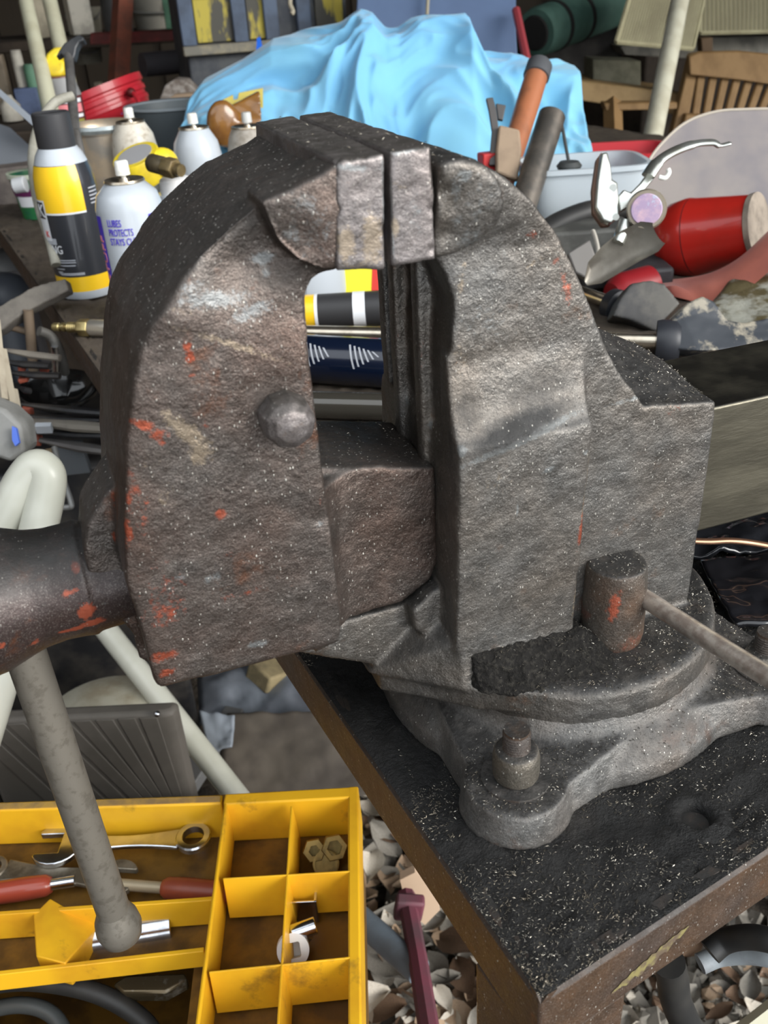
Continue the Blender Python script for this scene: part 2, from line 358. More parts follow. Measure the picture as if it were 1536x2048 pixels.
# fixed body
b = nb()
ARM = [(868,300),(935,313),(1000,350),(1060,402),(1118,472),(1158,550),(1190,632),(1212,695),(1240,745),(1275,790),(1300,830),(1280,900),(915,980),(912,930),(903,824),(901,734),(908,600),(890,548),(876,524),(868,520)]
slab(b, ARM, 1.035, 1.24)
slab(b, [(930,313),(1000,350),(1060,402),(1118,472),(1158,550),(1190,632),(1212,695),(1240,745),(1240,850),(960,900),(940,500)], 1.05, 1.30, 1.035)
slab(b, [(868,302),(935,315),(1000,352),(1040,440),(868,500)], 1.03, 1.32)
prism(b, [Vector((V(917,900,1).x, yy*S, 1.10+zz*S)) for yy, zz in ((1.001,-.554),(1.012,-.534),(1.026,-.50),(1.037,-.43),(1.06,-.43),(1.06,-.60))], (.203*S,0,0))
slab(b, [(868,322),(905,308),(955,323),(990,360),(1003,405),(990,450),(950,487),(905,512),(868,520)], .982, 1.08)
slab(b, [(921,900),(1190,848),(1176,970),(1166,1080),(1152,1230),(1146,1310),(912,1308),(915,1160),(917,978)], 1.0, 1.31)
slab(b, [(1150,860),(1200,817),(1434,802),(1422,900),(1404,1030),(1376,1200),(1362,1330),(1130,1360)], 1.036, 1.285)
hull(b, VP([(1205,821),(1425,808),(1420,850),(1200,870)], 1.042) + VP([(1120,625),(1170,646),(1214,663),(1270,684),(1326,720),(1345,740),(1340,820),(1150,820)], 1.262))
slab(b, [(560,1302),(690,1241),(800,1212),(862,1166),(905,1150),(960,1150),(960,1400),(850,1348),(740,1330),(600,1308)], 1.085, 1.25)
slab(b, [(825,1225),(870,1180),(925,1165),(925,1330),(890,1300),(832,1262)], 1.055, 1.10)
# inner ribs of the fixed body, facing the throat
for ya, yb, xa in ((1.10, 1.125, .425), (1.19, 1.215, .425), (1.27, 1.295, .438)):
    box(b, (xa * S + .012, (ya + yb) / 2 * S, 1.10 - S * .50), (.024, (yb - ya) * S, .52 * S))
lathe(b, [(.0, ZD - .03), (.0735, ZD - .03), (.0752, ZD - .0125), (.0745, ZD - .003), (.0715, ZD), (0, ZD)], (cx, cy, 0), seg=96)
# fillet from block down to turntable
prism(b, [Vector((x*S, y*S, ZD - .0122)) for x, y in ((.33,1.085),(.40,1.03),(.45,.985),(.50,.955),(.56,.930),(.686,.90),(.686,1.42),(.56,1.385),(.43,1.28),(.33,1.235))], (0, 0, .0120))
def ring_(pts, z): return [Vector((x*S, y*S, z)) for x, y in pts]
hull(b, ring_(((.31,1.09),(.385,1.06),(.415,1.02),(.435,.990),(.50,.9985),(.632,.9985),(.64,1.3),(.43,1.26),(.31,1.235)), ZD - .002) + ring_(((.40,1.09),(.435,1.04),(.4395,1.003),(.628,1.003),(.63,1.25),(.40,1.235)), ZD + .022))
def armfn(co, no):
    z = (co[:, 2] - 1.10) / S; f = np.interp(z, [-.70, -.565, -.548, -.47, -.40, -.30, -.2], [0, 0, 0, 0, 0, .0, -.020])
    k = (co[:, 1] < 1.15 * S) & (z > -.565) & (co[:, 0] < .66 * S)
    w_ = np.clip((1.15 * S - co[:, 1]) / (.1 * S), 0, 1) * np.clip((.70 * S - co[:, 0]) / (.05 * S), 0, 1)
    co[:, 1] += np.where(k, f * w_ * S, 0)
    return dents([(900,400,.98,.005,.0011),(950,420,.98,.007,-.0008),(890,470,.98,.005,.0016),(940,735,1.02,.0022,.0007),(870,380,.98,.003,.0015)])(co, no)
me = cast(b, .00118, 8, .0002, 240, armfn)
marks(me, [(1000,660,90,70,0,1,.42),(1010,600,30,120,20,1,.3),(945,735,22,50,0,2,.42),(940,740,14,14,0,0,.3),(1050,880,140,9,-12,1,.98),(925,905,12,12,0,1,1.),(1095,940,14,7,-20,1,.95),(1170,905,7,6,0,1,.9),(1035,1020,3,18,0,1,.85),(1320,809,110,5,-3,1,.7),
    (950,570,12,60,10,2,.5),(1090,545,40,10,-30,2,.5),(1090,480,18,12,0,0,.6),(1160,590,14,60,-20,0,.48),(1140,540,12,12,0,0,.5),(1380,840,40,20,0,0,.35),(1162,1060,5,50,4,0,.75),(1180,930,3,60,4,2,.8),(1168,1010,3,60,5,2,.8),(1150,1200,3,60,5,2,.7),(905,770,5,50,0,0,.55),(1000,960,80,60,0,2,.30),(950,1150,60,90,0,2,.28),(930,470,50,40,0,1,.5),(900,340,20,14,0,1,.8),(890,370,16,40,0,1,.6),(960,375,30,40,0,1,.4),(900,430,18,14,0,1,.6),(930,400,60,90,0,1,.38),(1130,1396,220,10,0,1,.7),(1040,865,130,32,-12,3,.85),(1090,800,100,50,-10,3,.45),(950,840,40,60,0,3,.5),(900,500,30,60,0,3,.3),(800,1250,120,30,-20,1,.3)])  # long grey line at the turntable rim is a painted highlight
part('fixed_body', me, CASTF, vise, sm=180)
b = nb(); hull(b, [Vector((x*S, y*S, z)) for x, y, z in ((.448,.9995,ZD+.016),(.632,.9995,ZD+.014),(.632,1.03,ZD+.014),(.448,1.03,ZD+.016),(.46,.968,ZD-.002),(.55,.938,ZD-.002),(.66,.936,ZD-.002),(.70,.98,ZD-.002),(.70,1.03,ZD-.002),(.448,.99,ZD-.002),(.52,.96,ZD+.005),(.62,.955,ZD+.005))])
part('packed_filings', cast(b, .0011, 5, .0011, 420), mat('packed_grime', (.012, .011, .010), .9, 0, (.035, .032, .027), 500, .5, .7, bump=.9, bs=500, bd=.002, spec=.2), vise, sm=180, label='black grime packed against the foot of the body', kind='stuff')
# slide bar
zt = V(1437, 813, 1.065).z; zb_ = V(1384, 1067, 1.065).z
b = nb(); box(b, ((.60 * S + .46) / 2, 1.165 * S, (zt + zb_) / 2), (.46 - .60 * S, .2 * S, zt - zb_))
part('slide_bar', b, BARM, vise, bev=.0012)
# swivel base
b = nb()
lathe(b, [(0, ZB - .0005), (.089, ZB - .0005), (.0875, ZB + .008), (.082, ZB + .016), (.0765, ZB + .022), (.0735, ZD - .0118), (0, ZD - .0118)], (cx, cy, 0), seg=96)
LUG = []; UPZ = Vector((0, 0, 1))
for a in (232, 322, 52, 142):
    t = math.radians(a); d = Vector((math.cos(t), math.sin(t), 0)); c = Vector((cx, cy, 0)) + d * .0985; LUG.append(c)
    lathe(b, [(0, ZB - .0005), (.0245, ZB - .0005), (.0235, ZB + .004), (.0215, ZB + .0165), (0, ZB + .0165)], c, seg=40)
    s = Vector((-d.y, d.x, 0)); q = Vector((cx, cy, 0))
    for w0, w1, z1 in ((.052, .0225, .0125),):
        z_ = UPZ * (ZB - .0005); hull(b, [p + z_ for p in (q + d * .050 + s * .062, q + d * .050 - s * .062, c + s * .0238, c - s * .0238)] + [q + d * .062 + s * .046 + UPZ * (ZB + .021), q + d * .062 - s * .046 + UPZ * (ZB + .021), c + s * .0195 + UPZ * (ZB + .0155), c - s * .0195 + UPZ * (ZB + .0155)])
me = cast(b, .0012, 14, .0002, 220)
marks(me, [(1200,1480,150,60,-20,1,.3),(900,1440,60,40,0,0,.2)], 1.0)
part('swivel_base', me, BASEM, vise, sm=180)
# bolts through the lugs
def lug_bolt(c, h_nut=.0150):
    b = nb(); z = ZB + .016; lathe(b, [(0, z), (.0142, z), (.0145, z + .0018), (0, z + .0026)], c, seg=28)
    o = part('washer', b, BASEM, vise)
    b = nb(); pr = [(0, z + .002), (.0092, z + .002), (.0098, z + .004), (.0098, z + .002 + h_nut * .72), (.0090, z + .002 + h_nut * .93), (.0074, z + .002 + h_nut), (0, z + .002 + h_nut)]
    lathe(b, pr, c, seg=6 if h_nut < .012 else 18)
    o = part('nut', b, iron('nut_steel', (.26, .24, .20), (.18, .15, .115), rough=.38, metal=.6, speck=.8), vise, sm=50, bev=.0006)
    b = nb(); z0 = z + .002 + h_nut; pr = [(0, z)]
    for k in range(7): pr += [(.0058, z0 + k * .0013), (.0052, z0 + k * .0013 + .00065)]
    pr += [(.0053, z0 + .0098), (0, z0 + .0094)]
    lathe(b, pr, c, seg=24); part('stud', b, PINM, o, sm=30)
lug_bolt(LUG[0])
for c in LUG[1:]: lug_bolt(c, .0085)
# clamp pin and its lever
pc = H(1222, 1268, ZD); 
b = nb(); lathe(b, [(0, ZD - .001), (.0133, ZD - .001), (.0140, ZD + .004), (.0140, ZD + .018), (.0134, ZD + .034), (.0128, ZD + .0385), (.0122, ZD + .0395), (0, ZD + .0397)], (pc.x, pc.y, 0), seg=48)
me = cast(b, .0008, 2, .00012, 300); marks(me, [(1200,1185,10,36,8,0,.8),(1240,1200,20,60,0,2,.25)], pc.y / S)
part('clamp_screw', me, PINM, vise, sm=180)
la = Vector((pc.x, pc.y, ZD + .024)); dl = (la - CAM).dot(-BK)
b = nb(); tube(b, smooth_pts([la + Vector((.004, 0, .001)), U(1290, 1197, dl - .004), U(1400, 1268, dl - .030), U(1560, 1368, dl - .062), U(1680, 1440, dl - .09)], 6), .0041, 16)
part('clamp_lever', b, LEVM, vise, sm=60)
# spindle hub with the handle
hy = 1.165; hc = V(100, 1170, hy); hx = lambda px: V(px, 1195 - .245 * px, hy).x
b = nb(); pr = []
for px, r in ((-170, .0), (-168, .014), (-150, .022), (-110, .0282), (-60, .0298), (-10, .0285), (30, .0258), (70, .0232), (110, .0222), (150, .0225), (172, .0232), (176, .0222), (205, .0216), (240, .0214), (262, .0212), (300, .0210)):
    pr.append((r, hx(px) - hc.x))
lathe(b, pr, hc, (1, 0, 0), seg=72)
me = cast(b, .0009, 4, .00012, 150)
marks(me, [(172,1215,22,26,30,0,1.),(186,1240,26,12,0,0,1.),(150,1255,40,8,0,0,.9),(152,1140,12,20,0,0,.75),(140,1180,30,10,-10,0,.55),(70,1275,14,12,0,0,.7),(5,1265,12,12,0,0,.7),(205,1190,14,50,-20,1,.3)], hy - .07)
part('spindle_hub', me, HUBM, vise, sm=180)
ht = V(42, 1280, hy); hz = ht.z
b = nb(); e = V(238, 1830, hy - .03)
e = Vector((ht.x + .004, ht.y + .0, 0)); 
BT = V(236, 1848, hy)
tube(b, smooth_pts([ht + Vector((-.001, 0, .030)), ht, ht.lerp(BT, .5), BT], 8), .0080, 28)
hd = part('handle', b, RODM, vise, sm=60)
b = nb(); lathe(b, [(0, -.013), (.006, -.0118), (.0100, -.008), (.0112, -.002), (.0105, .004), (.0086, .009), (.0078, .0125), (0, .0125)], BT, (ht - BT), seg=32)
part('handle_end', b, RODM, hd, sm=60)

# ---------------------------------------------------------------- steel bench
bench = thing('steel_bench', KC + LD * .5 + RD * .5, 'heavy steel workbench with a thick black filing-covered plate top', 'bench')
T = .036
SIDE = iron('rusty_edge', (.125, .066, .032), (.085, .058, .045), rough=.42, metal=.3, bump=.25, speck=.9, orange=(.24, .085, .03))
LB, LR = 1.95, 1.25
A = KC.copy(); A.z = ZB; B_ = A + LD * LB; C_ = A + RD * LR + LD * LB; D_ = A + RD * LR
# plate top as a grid so that the grime has real thickness
hp = H(1392, 1632, ZB)
b = nb(); nx, ny = 150, 170; vs = {}
for j in range(ny + 1):
    v = (j / ny) ** 1.7 * LB
    for i in range(nx + 1):
        u = (i / nx) ** 1.5 * LR
        p = A + RD * u + LD * v
        edge = min(u, v, 1) / .006
        hgt = .0018 * nz(p, 70) + .0020 * nz(p, 170) + .0018 * nz(p, 380) + (.0025 * max(0, nz(p, 25)) if u < .05 else 0)
        d = (Vector((p.x, p.y, 0)) - Vector((hp.x, hp.y, 0))).length
        p.z = ZB - .0006 + min(1, edge) * hgt
        if d < .0085: p.z -= .016
        vs[i, j] = b.verts.new(p)
for j in range(ny):
    for i in range(nx): b.faces.new((vs[i, j], vs[i + 1, j], vs[i + 1, j + 1], vs[i, j + 1]))
me = bpy.data.meshes.new('g'); b.to_mesh(me); b.free()
part('grime_layer', me, MATS['grime'], bench, sm=60)
b = nb(); lathe(b, [(.0150, -.0012), (.0105, .0010), (.0075, .0006), (.0058, -.0015), (.0052, -.012), (0, -.012)], hp, seg=28, closed=False)
for v in b.verts: v.co += Vector((0, 0, .0012 * nz(v.co, 260)))
part('bolt_hole', b, MATS['grime'], bench, sm=60)
b = nb(); prism(b, [p - Vector((0, 0, .004)) for p in (A, B_, C_, D_)], (0, 0, -T + .004))
q = [A + (RD + LD) * .02]
o = part('bench_plate', b, SIDE, bench, bev=.0015)
b = nb()
for p0_, p1_ in ((A, B_), (A, D_), (B_, C_), (D_, C_)):
    d = (p1_ - p0_).normalized(); s = Vector((-d.y, d.x, 0))
    if s.dot((A + C_) / 2 - p0_) < 0: s = -s
    prism(b, [p0_ - Vector((0, 0, .0045)), p1_ - Vector((0, 0, .0045)), p1_ - Vector((0, 0, .0008)) + s * .003, p0_ - Vector((0, 0, .0008)) + s * .003][:4], s * .004)
part('plate_rim', b, SIDE, bench)
for p in (A + (RD + LD) * .022, B_ + (RD - LD) * .03, C_ - (RD + LD) * .03, D_ + (LD - RD) * .03):
    b = nb(); box(b, (p.x, p.y, (ZB - T) / 2), (.042, .042, ZB - T), Matrix.Rotation(math.atan2(RD.y, RD.x), 4, 'Z'))
    part('leg', b, SIDE, bench, bev=.002)

nf = RD.cross(Vector((0, 0, 1))).normalized(); b = nb()
def onface(x, y): r = ray(x, y); return CAM + r * ((A - CAM).dot(nf) / r.dot(nf)) + nf * (-.0003 if nf.dot(CAM - A) < 0 else .0003)
sp_ = smooth_pts([onface(x, y) for x, y in ((1222,1985),(1262,1948),(1302,1914),(1345,1876),(1378,1850))], 5); k_ = len(sp_)
lo_ = [p + Vector((0, 0, -.0052 * math.sin(math.pi * (i + .6) / (k_ + .4)) * (1 + .35 * math.sin(i * 1.9)))) for i, p in enumerate(sp_)]; hi_ = [p + Vector((0, 0, .0014 * math.sin(math.pi * (i + .6) / (k_ + .4)) * (1 + .6 * math.sin(i * 2.7)))) for i, p in enumerate(sp_)]
for i in range(k_ - 1): b.faces.new([b.verts.new(q) for q in (lo_[i], lo_[i + 1], hi_[i + 1], hi_[i])])
part('paint_streak', b, mat('yellow_green_paint', (.20, .17, .065), .6, 0, (.105, .075, .05), 260, .42, .60), bench, sm=0, label='worn yellow green paint streak')
# ================================================================ garage shell and ground
GD = mat('ground_soil', (.075, .060, .045), .95, 0, (.035, .028, .022), 25, bump=.8, bs=90, bd=.01)
WD = mat('dark_boards', (.10, .078, .056), .85, 0, (.045, .034, .025), 6, bump=.4, bs=60, stretch=(1, 1, .12))
WD2 = mat('roof_boards', (.045, .036, .028), .9, 0, (.025, .02, .015), 6)
HD = Vector((.312, .950, 0)); HR = Vector((.950, -.312, 0))
def Wp(a, b_, z=0): return HR * a + HD * b_ + Vector((0, 0, z))
b = nb(); prism(b, [Wp(-4, -2.6), Wp(4.5, -2.6), Wp(4.5, 5.4), Wp(-4, 5.4)], (0, 0, -.05)); fl = solo('floor', b, GD, None, None, kind='structure', sm=0)
b = nb(); prism(b, [Wp(-4, 5.4), Wp(4.5, 5.4), Wp(4.5, 5.5), Wp(-4, 5.5)], (0, 0, 2.6)); wb_ = solo('wall_back', b, WD, None, None, kind='structure', sm=0)
pl = []
me0 = None
for i in range(42):
    a = -3.9 + i * .2
    if me0 is None:
        b = nb(); box(b, Wp(a, 5.39, 1.28), (.19, .03, 2.5), Matrix.Rotation(math.atan2(HR.y, HR.x), 4, 'Z')); o = part('plank', b, WD, wb_, sm=0); me0 = o; base = Wp(a, 0)
    else:
        c = me0.copy(); link(c); c.location = HR * (i * .2) + HD * (-.006 * (i % 3)); c.parent = wb_
b = nb(); prism(b, [Wp(-2.6, -1.7), Wp(-2.6, 5.4), Wp(-2.7, 5.4), Wp(-2.7, -1.7)], (0, 0, 2.6)); solo('wall_left', b, WD, None, None, kind='structure', sm=0)  # unseen left wall, set close and run forward to darken left-facing sides
b = nb(); prism(b, [Wp(-2.7, -1.7), Wp(-.55, -1.7), Wp(-.55, -1.8), Wp(-2.7, -1.8)], (0, 0, 2.6)); solo('front_light_block', b, WD, None, None, kind='structure', sm=0)  # unseen panel added to block daylight from the front left
b = nb(); prism(b, [Wp(4.5, 1.0), Wp(4.5, 5.4), Wp(4.6, 5.4), Wp(4.6, 1.0)], (0, 0, 2.6)); solo('wall_right', b, WD, None, None, kind='structure', sm=0)
b = nb(); prism(b, [Wp(-4.1, .35), Wp(4.6, .35), Wp(4.6, 5.5), Wp(-4.1, 5.5)], (0, 0, .05))
for v in b.verts: v.co.z += 2.6
solo('ceiling', b, WD2, None, None, kind='structure', sm=0)
# leaves and chips on the ground
LM = [mat('leaf_' + n, c, .75, 0, c2, 60, bump=.3, bs=150, bd=.001) for n, c, c2 in (('tan', (.42, .30, .20), (.28, .19, .12)), ('grey', (.22, .20, .17), (.13, .12, .10)), ('brown', (.16, .095, .055), (.09, .055, .035)), ('pale', (.60, .55, .47), (.42, .37, .30)))]
def leafmesh(k):
    b = nb(); L = 1.0; rows = []
    for i in range(6):
        t = i / 5; wd = .30 * math.sin(math.pi * min(.98, t + .04)) ** .8 + .01; z = .12 * math.sin(t * 3 + k) + .05 * k
        rows.append([b.verts.new((t - .5, s * wd, z + abs(s) * .10 * (1 + k % 2))) for s in (-1, -.5, 0, .5, 1)])
    for r0, r1 in zip(rows, rows[1:]):
        for j in range(4): b.faces.new((r0[j], r1[j], r1[j + 1], r0[j + 1]))
    me = bpy.data.meshes.new('leaf'); b.to_mesh(me); b.free(); finish(me, LM[k % 4], 180); return me
lms = [leafmesh(k) for k in range(8)]
def scatter(name, meshes, n, pxr, zr, s0, s1, tilt=25):
    for i in range(n):
        px = random.uniform(pxr[0], pxr[2]); py = random.uniform(pxr[1], pxr[3]); p = H(px, py, 0)
        o = bpy.data.objects.new(name, meshes[i % len(meshes)]); link(o); o.parent = fl
        o.location = p - fl.location + Vector((0, 0, random.uniform(*zr))); s = random.uniform(s0, s1); o.scale = (s, s, s)
        o.rotation_euler = (math.radians(random.uniform(-tilt, tilt)), math.radians(random.uniform(-tilt, tilt)), random.uniform(0, 6.28))
scatter('leaf', lms, 190, (690, 1560, 1080, 2120), (.004, .03), .035, .075)
scatter('leaf', lms[1:4], 30, (1150, 1900, 1620, 2120), (.004, .02), .03, .05)
def chipmesh(k):
    b = nb(); bmesh.ops.create_icosphere(b, subdivisions=1, radius=.5)
    for v in b.verts: v.co = Vector((v.co.x * 1.3, v.co.y * .8, v.co.z * .6)) * (1 + .5 * noise.noise(v.co * 2 + Vector((k, 0, 0))))
    me = bpy.data.meshes.new('wood_chip'); b.to_mesh(me); b.free(); finish(me, LM[(3, 0, 3, 1, 2)[k % 5]], 0); return me
cms = [chipmesh(k) for k in range(10)]
scatter('wood_chip', cms, 260, (1180, 1860, 1640, 2140), (.003, .016), .010, .026, 60)
bb = nb()
for i in range(1500):
    px = random.uniform(500, 1700); py = random.uniform(1400, 2150); p = H(px, py, 0); s = random.uniform(.008, .022)
    box(bb, p + Vector((0, 0, s * .3)), (s * 1.6, s, s * .5), rot(random.uniform(-40, 40), random.uniform(-40, 40), random.uniform(0, 360)))
part('litter', bb, LM[1], fl, sm=0, kind='stuff')

# ================================================================ yellow tool tray
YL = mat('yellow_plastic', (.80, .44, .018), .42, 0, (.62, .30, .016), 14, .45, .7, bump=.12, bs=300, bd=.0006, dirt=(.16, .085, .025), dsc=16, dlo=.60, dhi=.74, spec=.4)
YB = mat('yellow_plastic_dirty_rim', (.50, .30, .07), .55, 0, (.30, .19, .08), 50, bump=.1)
YD = mat('dark_tray_floor', (.17, .085, .014), .45, 0, (.075, .038, .010), 30, bump=.2)  # darker, browner yellow for the tray floors and lower box
ZT = .530
def HT(x, y, dz=0): return H(x, y, ZT + dz)
def wall(bm, a, c, h, t0, t1=None, z=0.0):
    """tapered divider from a to c, top at their height, going down h, t0 thick on top"""
    a = vec(a); c = vec(c); d = (c - a).normalized(); s = Vector((-d.y, d.x, 0)).normalized(); t1 = t1 or t0
    vs = [a + s * t0 / 2, a - s * t0 / 2, c - s * t0 / 2, c + s * t0 / 2]; lo = [a + s * t1 / 2, a - s * t1 / 2, c - s * t1 / 2, c + s * t1 / 2]
    V1 = [bm.verts.new(v) for v in vs]; V0 = [bm.verts.new(v - Vector((0, 0, h))) for v in lo]
    bm.faces.new(V1); bm.faces.new(V0[::-1])
    for i in range(4): bm.faces.new((V1[(i + 1) % 4], V1[i], V0[i], V0[(i + 1) % 4]))
tray = thing('tool_tray', HT(430, 1850, -.20), 'yellow plastic tool tray with square compartments under the vise handle', 'tray')
# right hand compartment box
b = nb(); HB = .043
def rimwall(p, q, w_, h=HB):
    wall(b, p, q, h, w_, w_ * 1.15)
rimwall(HT(448, 1598), HT(702, 1584), .0115); rimwall(HT(706, 1572), HT(711, 2200), .0085); rimwall(HT(453, 1592), HT(375, 2200), .0030)
part('compartment_rim', b, YL, tray, bev=.0018)
rows_ = [(446, 1757, 700, 1742), (418, 1944, 704, 1914), (392, 2125, 706, 2100)]
for x0, y0, x1, y1 in rows_:
    b = nb(); wall(b, HT(x0, y0), HT(x1, y1), HB - .004, .0014, .010); part('cell_wall', b, YL, tray, bev=.0005)
b = nb(); wall(b, HT(583, 1612), HT(548, 2180), HB - .004, .0016, .007); part('cell_wall', b, YL, tray, bev=.0005)
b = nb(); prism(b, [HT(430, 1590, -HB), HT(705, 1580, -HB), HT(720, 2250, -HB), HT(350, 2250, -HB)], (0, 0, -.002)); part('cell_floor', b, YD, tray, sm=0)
# left open tray
zl = -.004; HL = .040
b = nb(); wall(b, HT(-160, 1618, zl), HT(444, 1598, zl), HL, .0095, .0105); wall(b, HT(-160, 1618, zl), HT(-210, 2200, zl), HL, .004)
part('tray_rim', b, YL, tray, bev=.0015)
b = nb(); prism(b, [HT(-158, 1612, zl + .0008), HT(440, 1592, zl + .0008), HT(440, 1603, zl + .0008), HT(-158, 1623, zl + .0008)], (0, 0, -.004)); part('dirty_rim', b, YB, tray, label='dusty brown rim edge')
b = nb(); wall(b, HT(-170, 1838, zl - .012), HT(430, 1796, zl - .012), HL - .014, .0035, .006); part('divider', b, YL, tray, bev=.0006)
b = nb(); wall(b, HT(-170, 1965, zl - .010), HT(408, 1898, zl - .010), .017, .0035, .004); part('divider', b, YL, tray, bev=.0006)
# triangular gusset between the two dividers
b = nb(); prism(b, [HT(66, 1830, zl - .014), HT(100, 1796, zl - .008), HT(196, 1852, zl - .030), HT(130, 1926, zl - .008), HT(72, 1912, zl - .010)], (0, 0, -.026)); part('gusset', b, YL, tray, bev=.001)
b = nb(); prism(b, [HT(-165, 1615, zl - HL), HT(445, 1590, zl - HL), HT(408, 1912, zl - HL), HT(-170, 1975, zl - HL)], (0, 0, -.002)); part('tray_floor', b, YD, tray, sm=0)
b = nb()
low = -.19
for p, q in (((-160, 1618), (-210, 2250)), ((-160, 1618), (702, 1584)), ((708, 1580), (716, 2250)), ((-210, 2250), (716, 2250))):
    A1, B1 = HT(*p, -.053), HT(*q, -.053); wall(b, A1, B1, .137, .003)
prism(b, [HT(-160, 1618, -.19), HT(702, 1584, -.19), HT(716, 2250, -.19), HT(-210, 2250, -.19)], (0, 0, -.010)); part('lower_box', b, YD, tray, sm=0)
zc = ZT - .20
b = nb(); prism(b, [H(*HT_, zc - .0) if 0 else HT(HT_[0], HT_[1], -.2005) for HT_ in ((-120, 1640), (660, 1610), (690, 2200), (-150, 2200))], (0, 0, -(zc - .02)))
st = solo('wooden_stand', b, mat('stand_wood', (.16, .11, .07), .8, 0, (.09, .06, .04), 20), 'plain wooden stand carrying the yellow tool tray', 'stand', bev=.003)
# contents
CH = mat('chrome', (.72, .74, .78), .20, 1.0, (.50, .51, .53), 40, bump=.05, bs=200)
DST = mat('dull_steel', (.25, .22, .17), .42, .6, (.13, .11, .08), 60)
def wrench(name, a, c, hw, m, label, z0, grp=None, open_a=.0, r0=.011, r1=.009, cat='wrench'):
    a = vec(a); c = vec(c); d = (c - a).normalized(); s = d.cross(Vector((0, 0, 1))).normalized(); up = Vector((0, 0, 1))
    t = thing(name, (a + c) / 2, label, cat, grp)
    b = nb()
    pts = []
    n_ = 8
    for i in range(n_ + 1):
        k = i / n_; wd = hw * (1.25 - .5 * math.sin(math.pi * k)); pts.append((a.lerp(c, k), wd))
    prism(b, [p + s * w_ for p, w_ in pts] + [p - s * w_ for p, w_ in pts[::-1]], up * .004)
    part('shank', b, m, t, bev=.0012)
    # ring end
    b = nb(); ro, ri, hh = r1, r1 * .62, .0068; cc = c + d * r1 * .8 - up * .001
    x, y, z = frame(up)
    lathe(b, [(ri, 0), (ro * .92, 0), (ro, .0012), (ro, hh - .0012), (ro * .92, hh), (ri, hh), (ri, 0)], cc, (0, 0, 1), 24, closed=False); part('ring_end', b, m, t, sm=30)
    # open end
    b = nb(); P_ = []; th0 = math.radians(open_a)
    cc = a - d * r0 * .75
    for k in range(19):
        th = math.radians(35 + k * (290 / 18)); P_.append(cc - d * math.cos(th + th0) * r0 + s * math.sin(th + th0) * r0)
    jw = r0 * .45
    P_ += [cc - d * (r0 * .75) * math.cos(th0) - s * jw + 0 * d, cc + d * r0 * .15 - s * jw, cc + d * r0 * .15 + s * jw, cc - d * r0 * .75 + s * jw]
    prism(b, P_, up * .0055); part('open_end', b, m, t, bev=.0008); return t
zf = zl - HL + .002
wrench('combination_wrench', HT(155, 1693, zf + .010), HT(360, 1682, zf + .010), .0078, CH, 'shiny chrome combination wrench lying along the back of the yellow tray', 0, 'wrenches in the tray', r0=.021, r1=.0145)
wrench('open_end_wrench', HT(205, 1760, zf + .006), HT(10, 1745, zf + .006), .0085, DST, 'dull tan open end wrench below the chrome one in yellow tray', 0, 'wrenches in the tray', r0=.017, r1=.012)
def screwdriver(a, c, hl, m, mh, label):
    a = vec(a); c = vec(c); d = (c - a).normalized(); t = thing('screwdriver', (a + c) / 2, label, 'screwdriver', 'screwdrivers in the tray')
    b = nb(); cyl(b, a, c, .0045, seg=14); part('shaft', b, m, t)
    b = nb(); lathe(b, [(0, 0), (.006, 0), (.0085, .004), (.0092, .02), (.0085, hl * .7), (.0095, hl * .93), (.005, hl), (0, hl)], c - d * .002, d, 12); part('grip', b, mh, t, sm=30)
RH = mat('red_grip', (.36, .075, .028), .4, 0, (.26, .055, .025), 30)
screwdriver(HT(232, 1768, zf + .009), HT(330, 1776, zf + .009), .075, mat('tan_ferrule', (.40, .33, .22), .5, .3), RH, 'red handled screwdriver with a tan shank lying in yellow tray')
screwdriver(HT(150, 1762, zf + .009), HT(98, 1770, zf + .009), .10, CH, mat('red_clear_grip', (.33, .055, .03), .3, 0, coat=.3), 'red gripped screwdriver at the left edge of yellow tray')
b = nb(); a_, c_ = HT(190, 1893, zf - .012), HT(350, 1866, zf - .012)
cyl(b, a_ + Vector((0, 0, .010)), c_ + Vector((0, 0, .010)), .0115, seg=28); solo('chrome_socket', b, CH, 'long chrome socket lying below the ball end of the vise handle', 'socket', bev=.001)
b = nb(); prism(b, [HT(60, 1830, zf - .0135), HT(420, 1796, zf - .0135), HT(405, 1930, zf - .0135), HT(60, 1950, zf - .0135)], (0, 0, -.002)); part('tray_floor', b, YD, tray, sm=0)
def ring(name, p, ro, ri, h, m, label, cat, ax=(0, 0, 1), grp=None, seg=28):
    b = nb(); lathe(b, [(ri, 0), (ro * .93, 0), (ro, h * .1), (ro, h * .9), (ro * .93, h), (ri, h), (ri, h * .2), (0, h * .2)], p, ax, seg, closed=False)
    return solo(name, b, m, label, cat, grp, sm=35)
BRS = mat('oily_brass', (.30, .21, .06), .45, .4, (.16, .11, .03), 80)
zc_ = -HB + .001
ring('hex_nut', HT(628, 1700, zc_ + .006), .0095, .0045, .012, BRS, 'smaller oily ring nut in the top right tray compartment', 'nut', (-.12, -.75, .8), 'nuts in the top right compartment', 6)
ring('hex_nut', HT(668, 1694, zc_ + .006), .0108, .0062, .013, BRS, 'larger oily ring nut in the top right tray compartment', 'nut', (-.12, -.75, .8), 'nuts in the top right compartment', 6)
ring('washer', HT(652, 1728, zc_ + .006), .0105, .0085, .002, BRS, 'thin oily washer lying below the two nuts in yellow tray', 'washer', (-.1, -.6, .8))
ring('washer', HT(398, 1878, zf - .012), .0095, .0055, .003, BRS, 'dull flat washer right of the long chrome socket', 'washer')
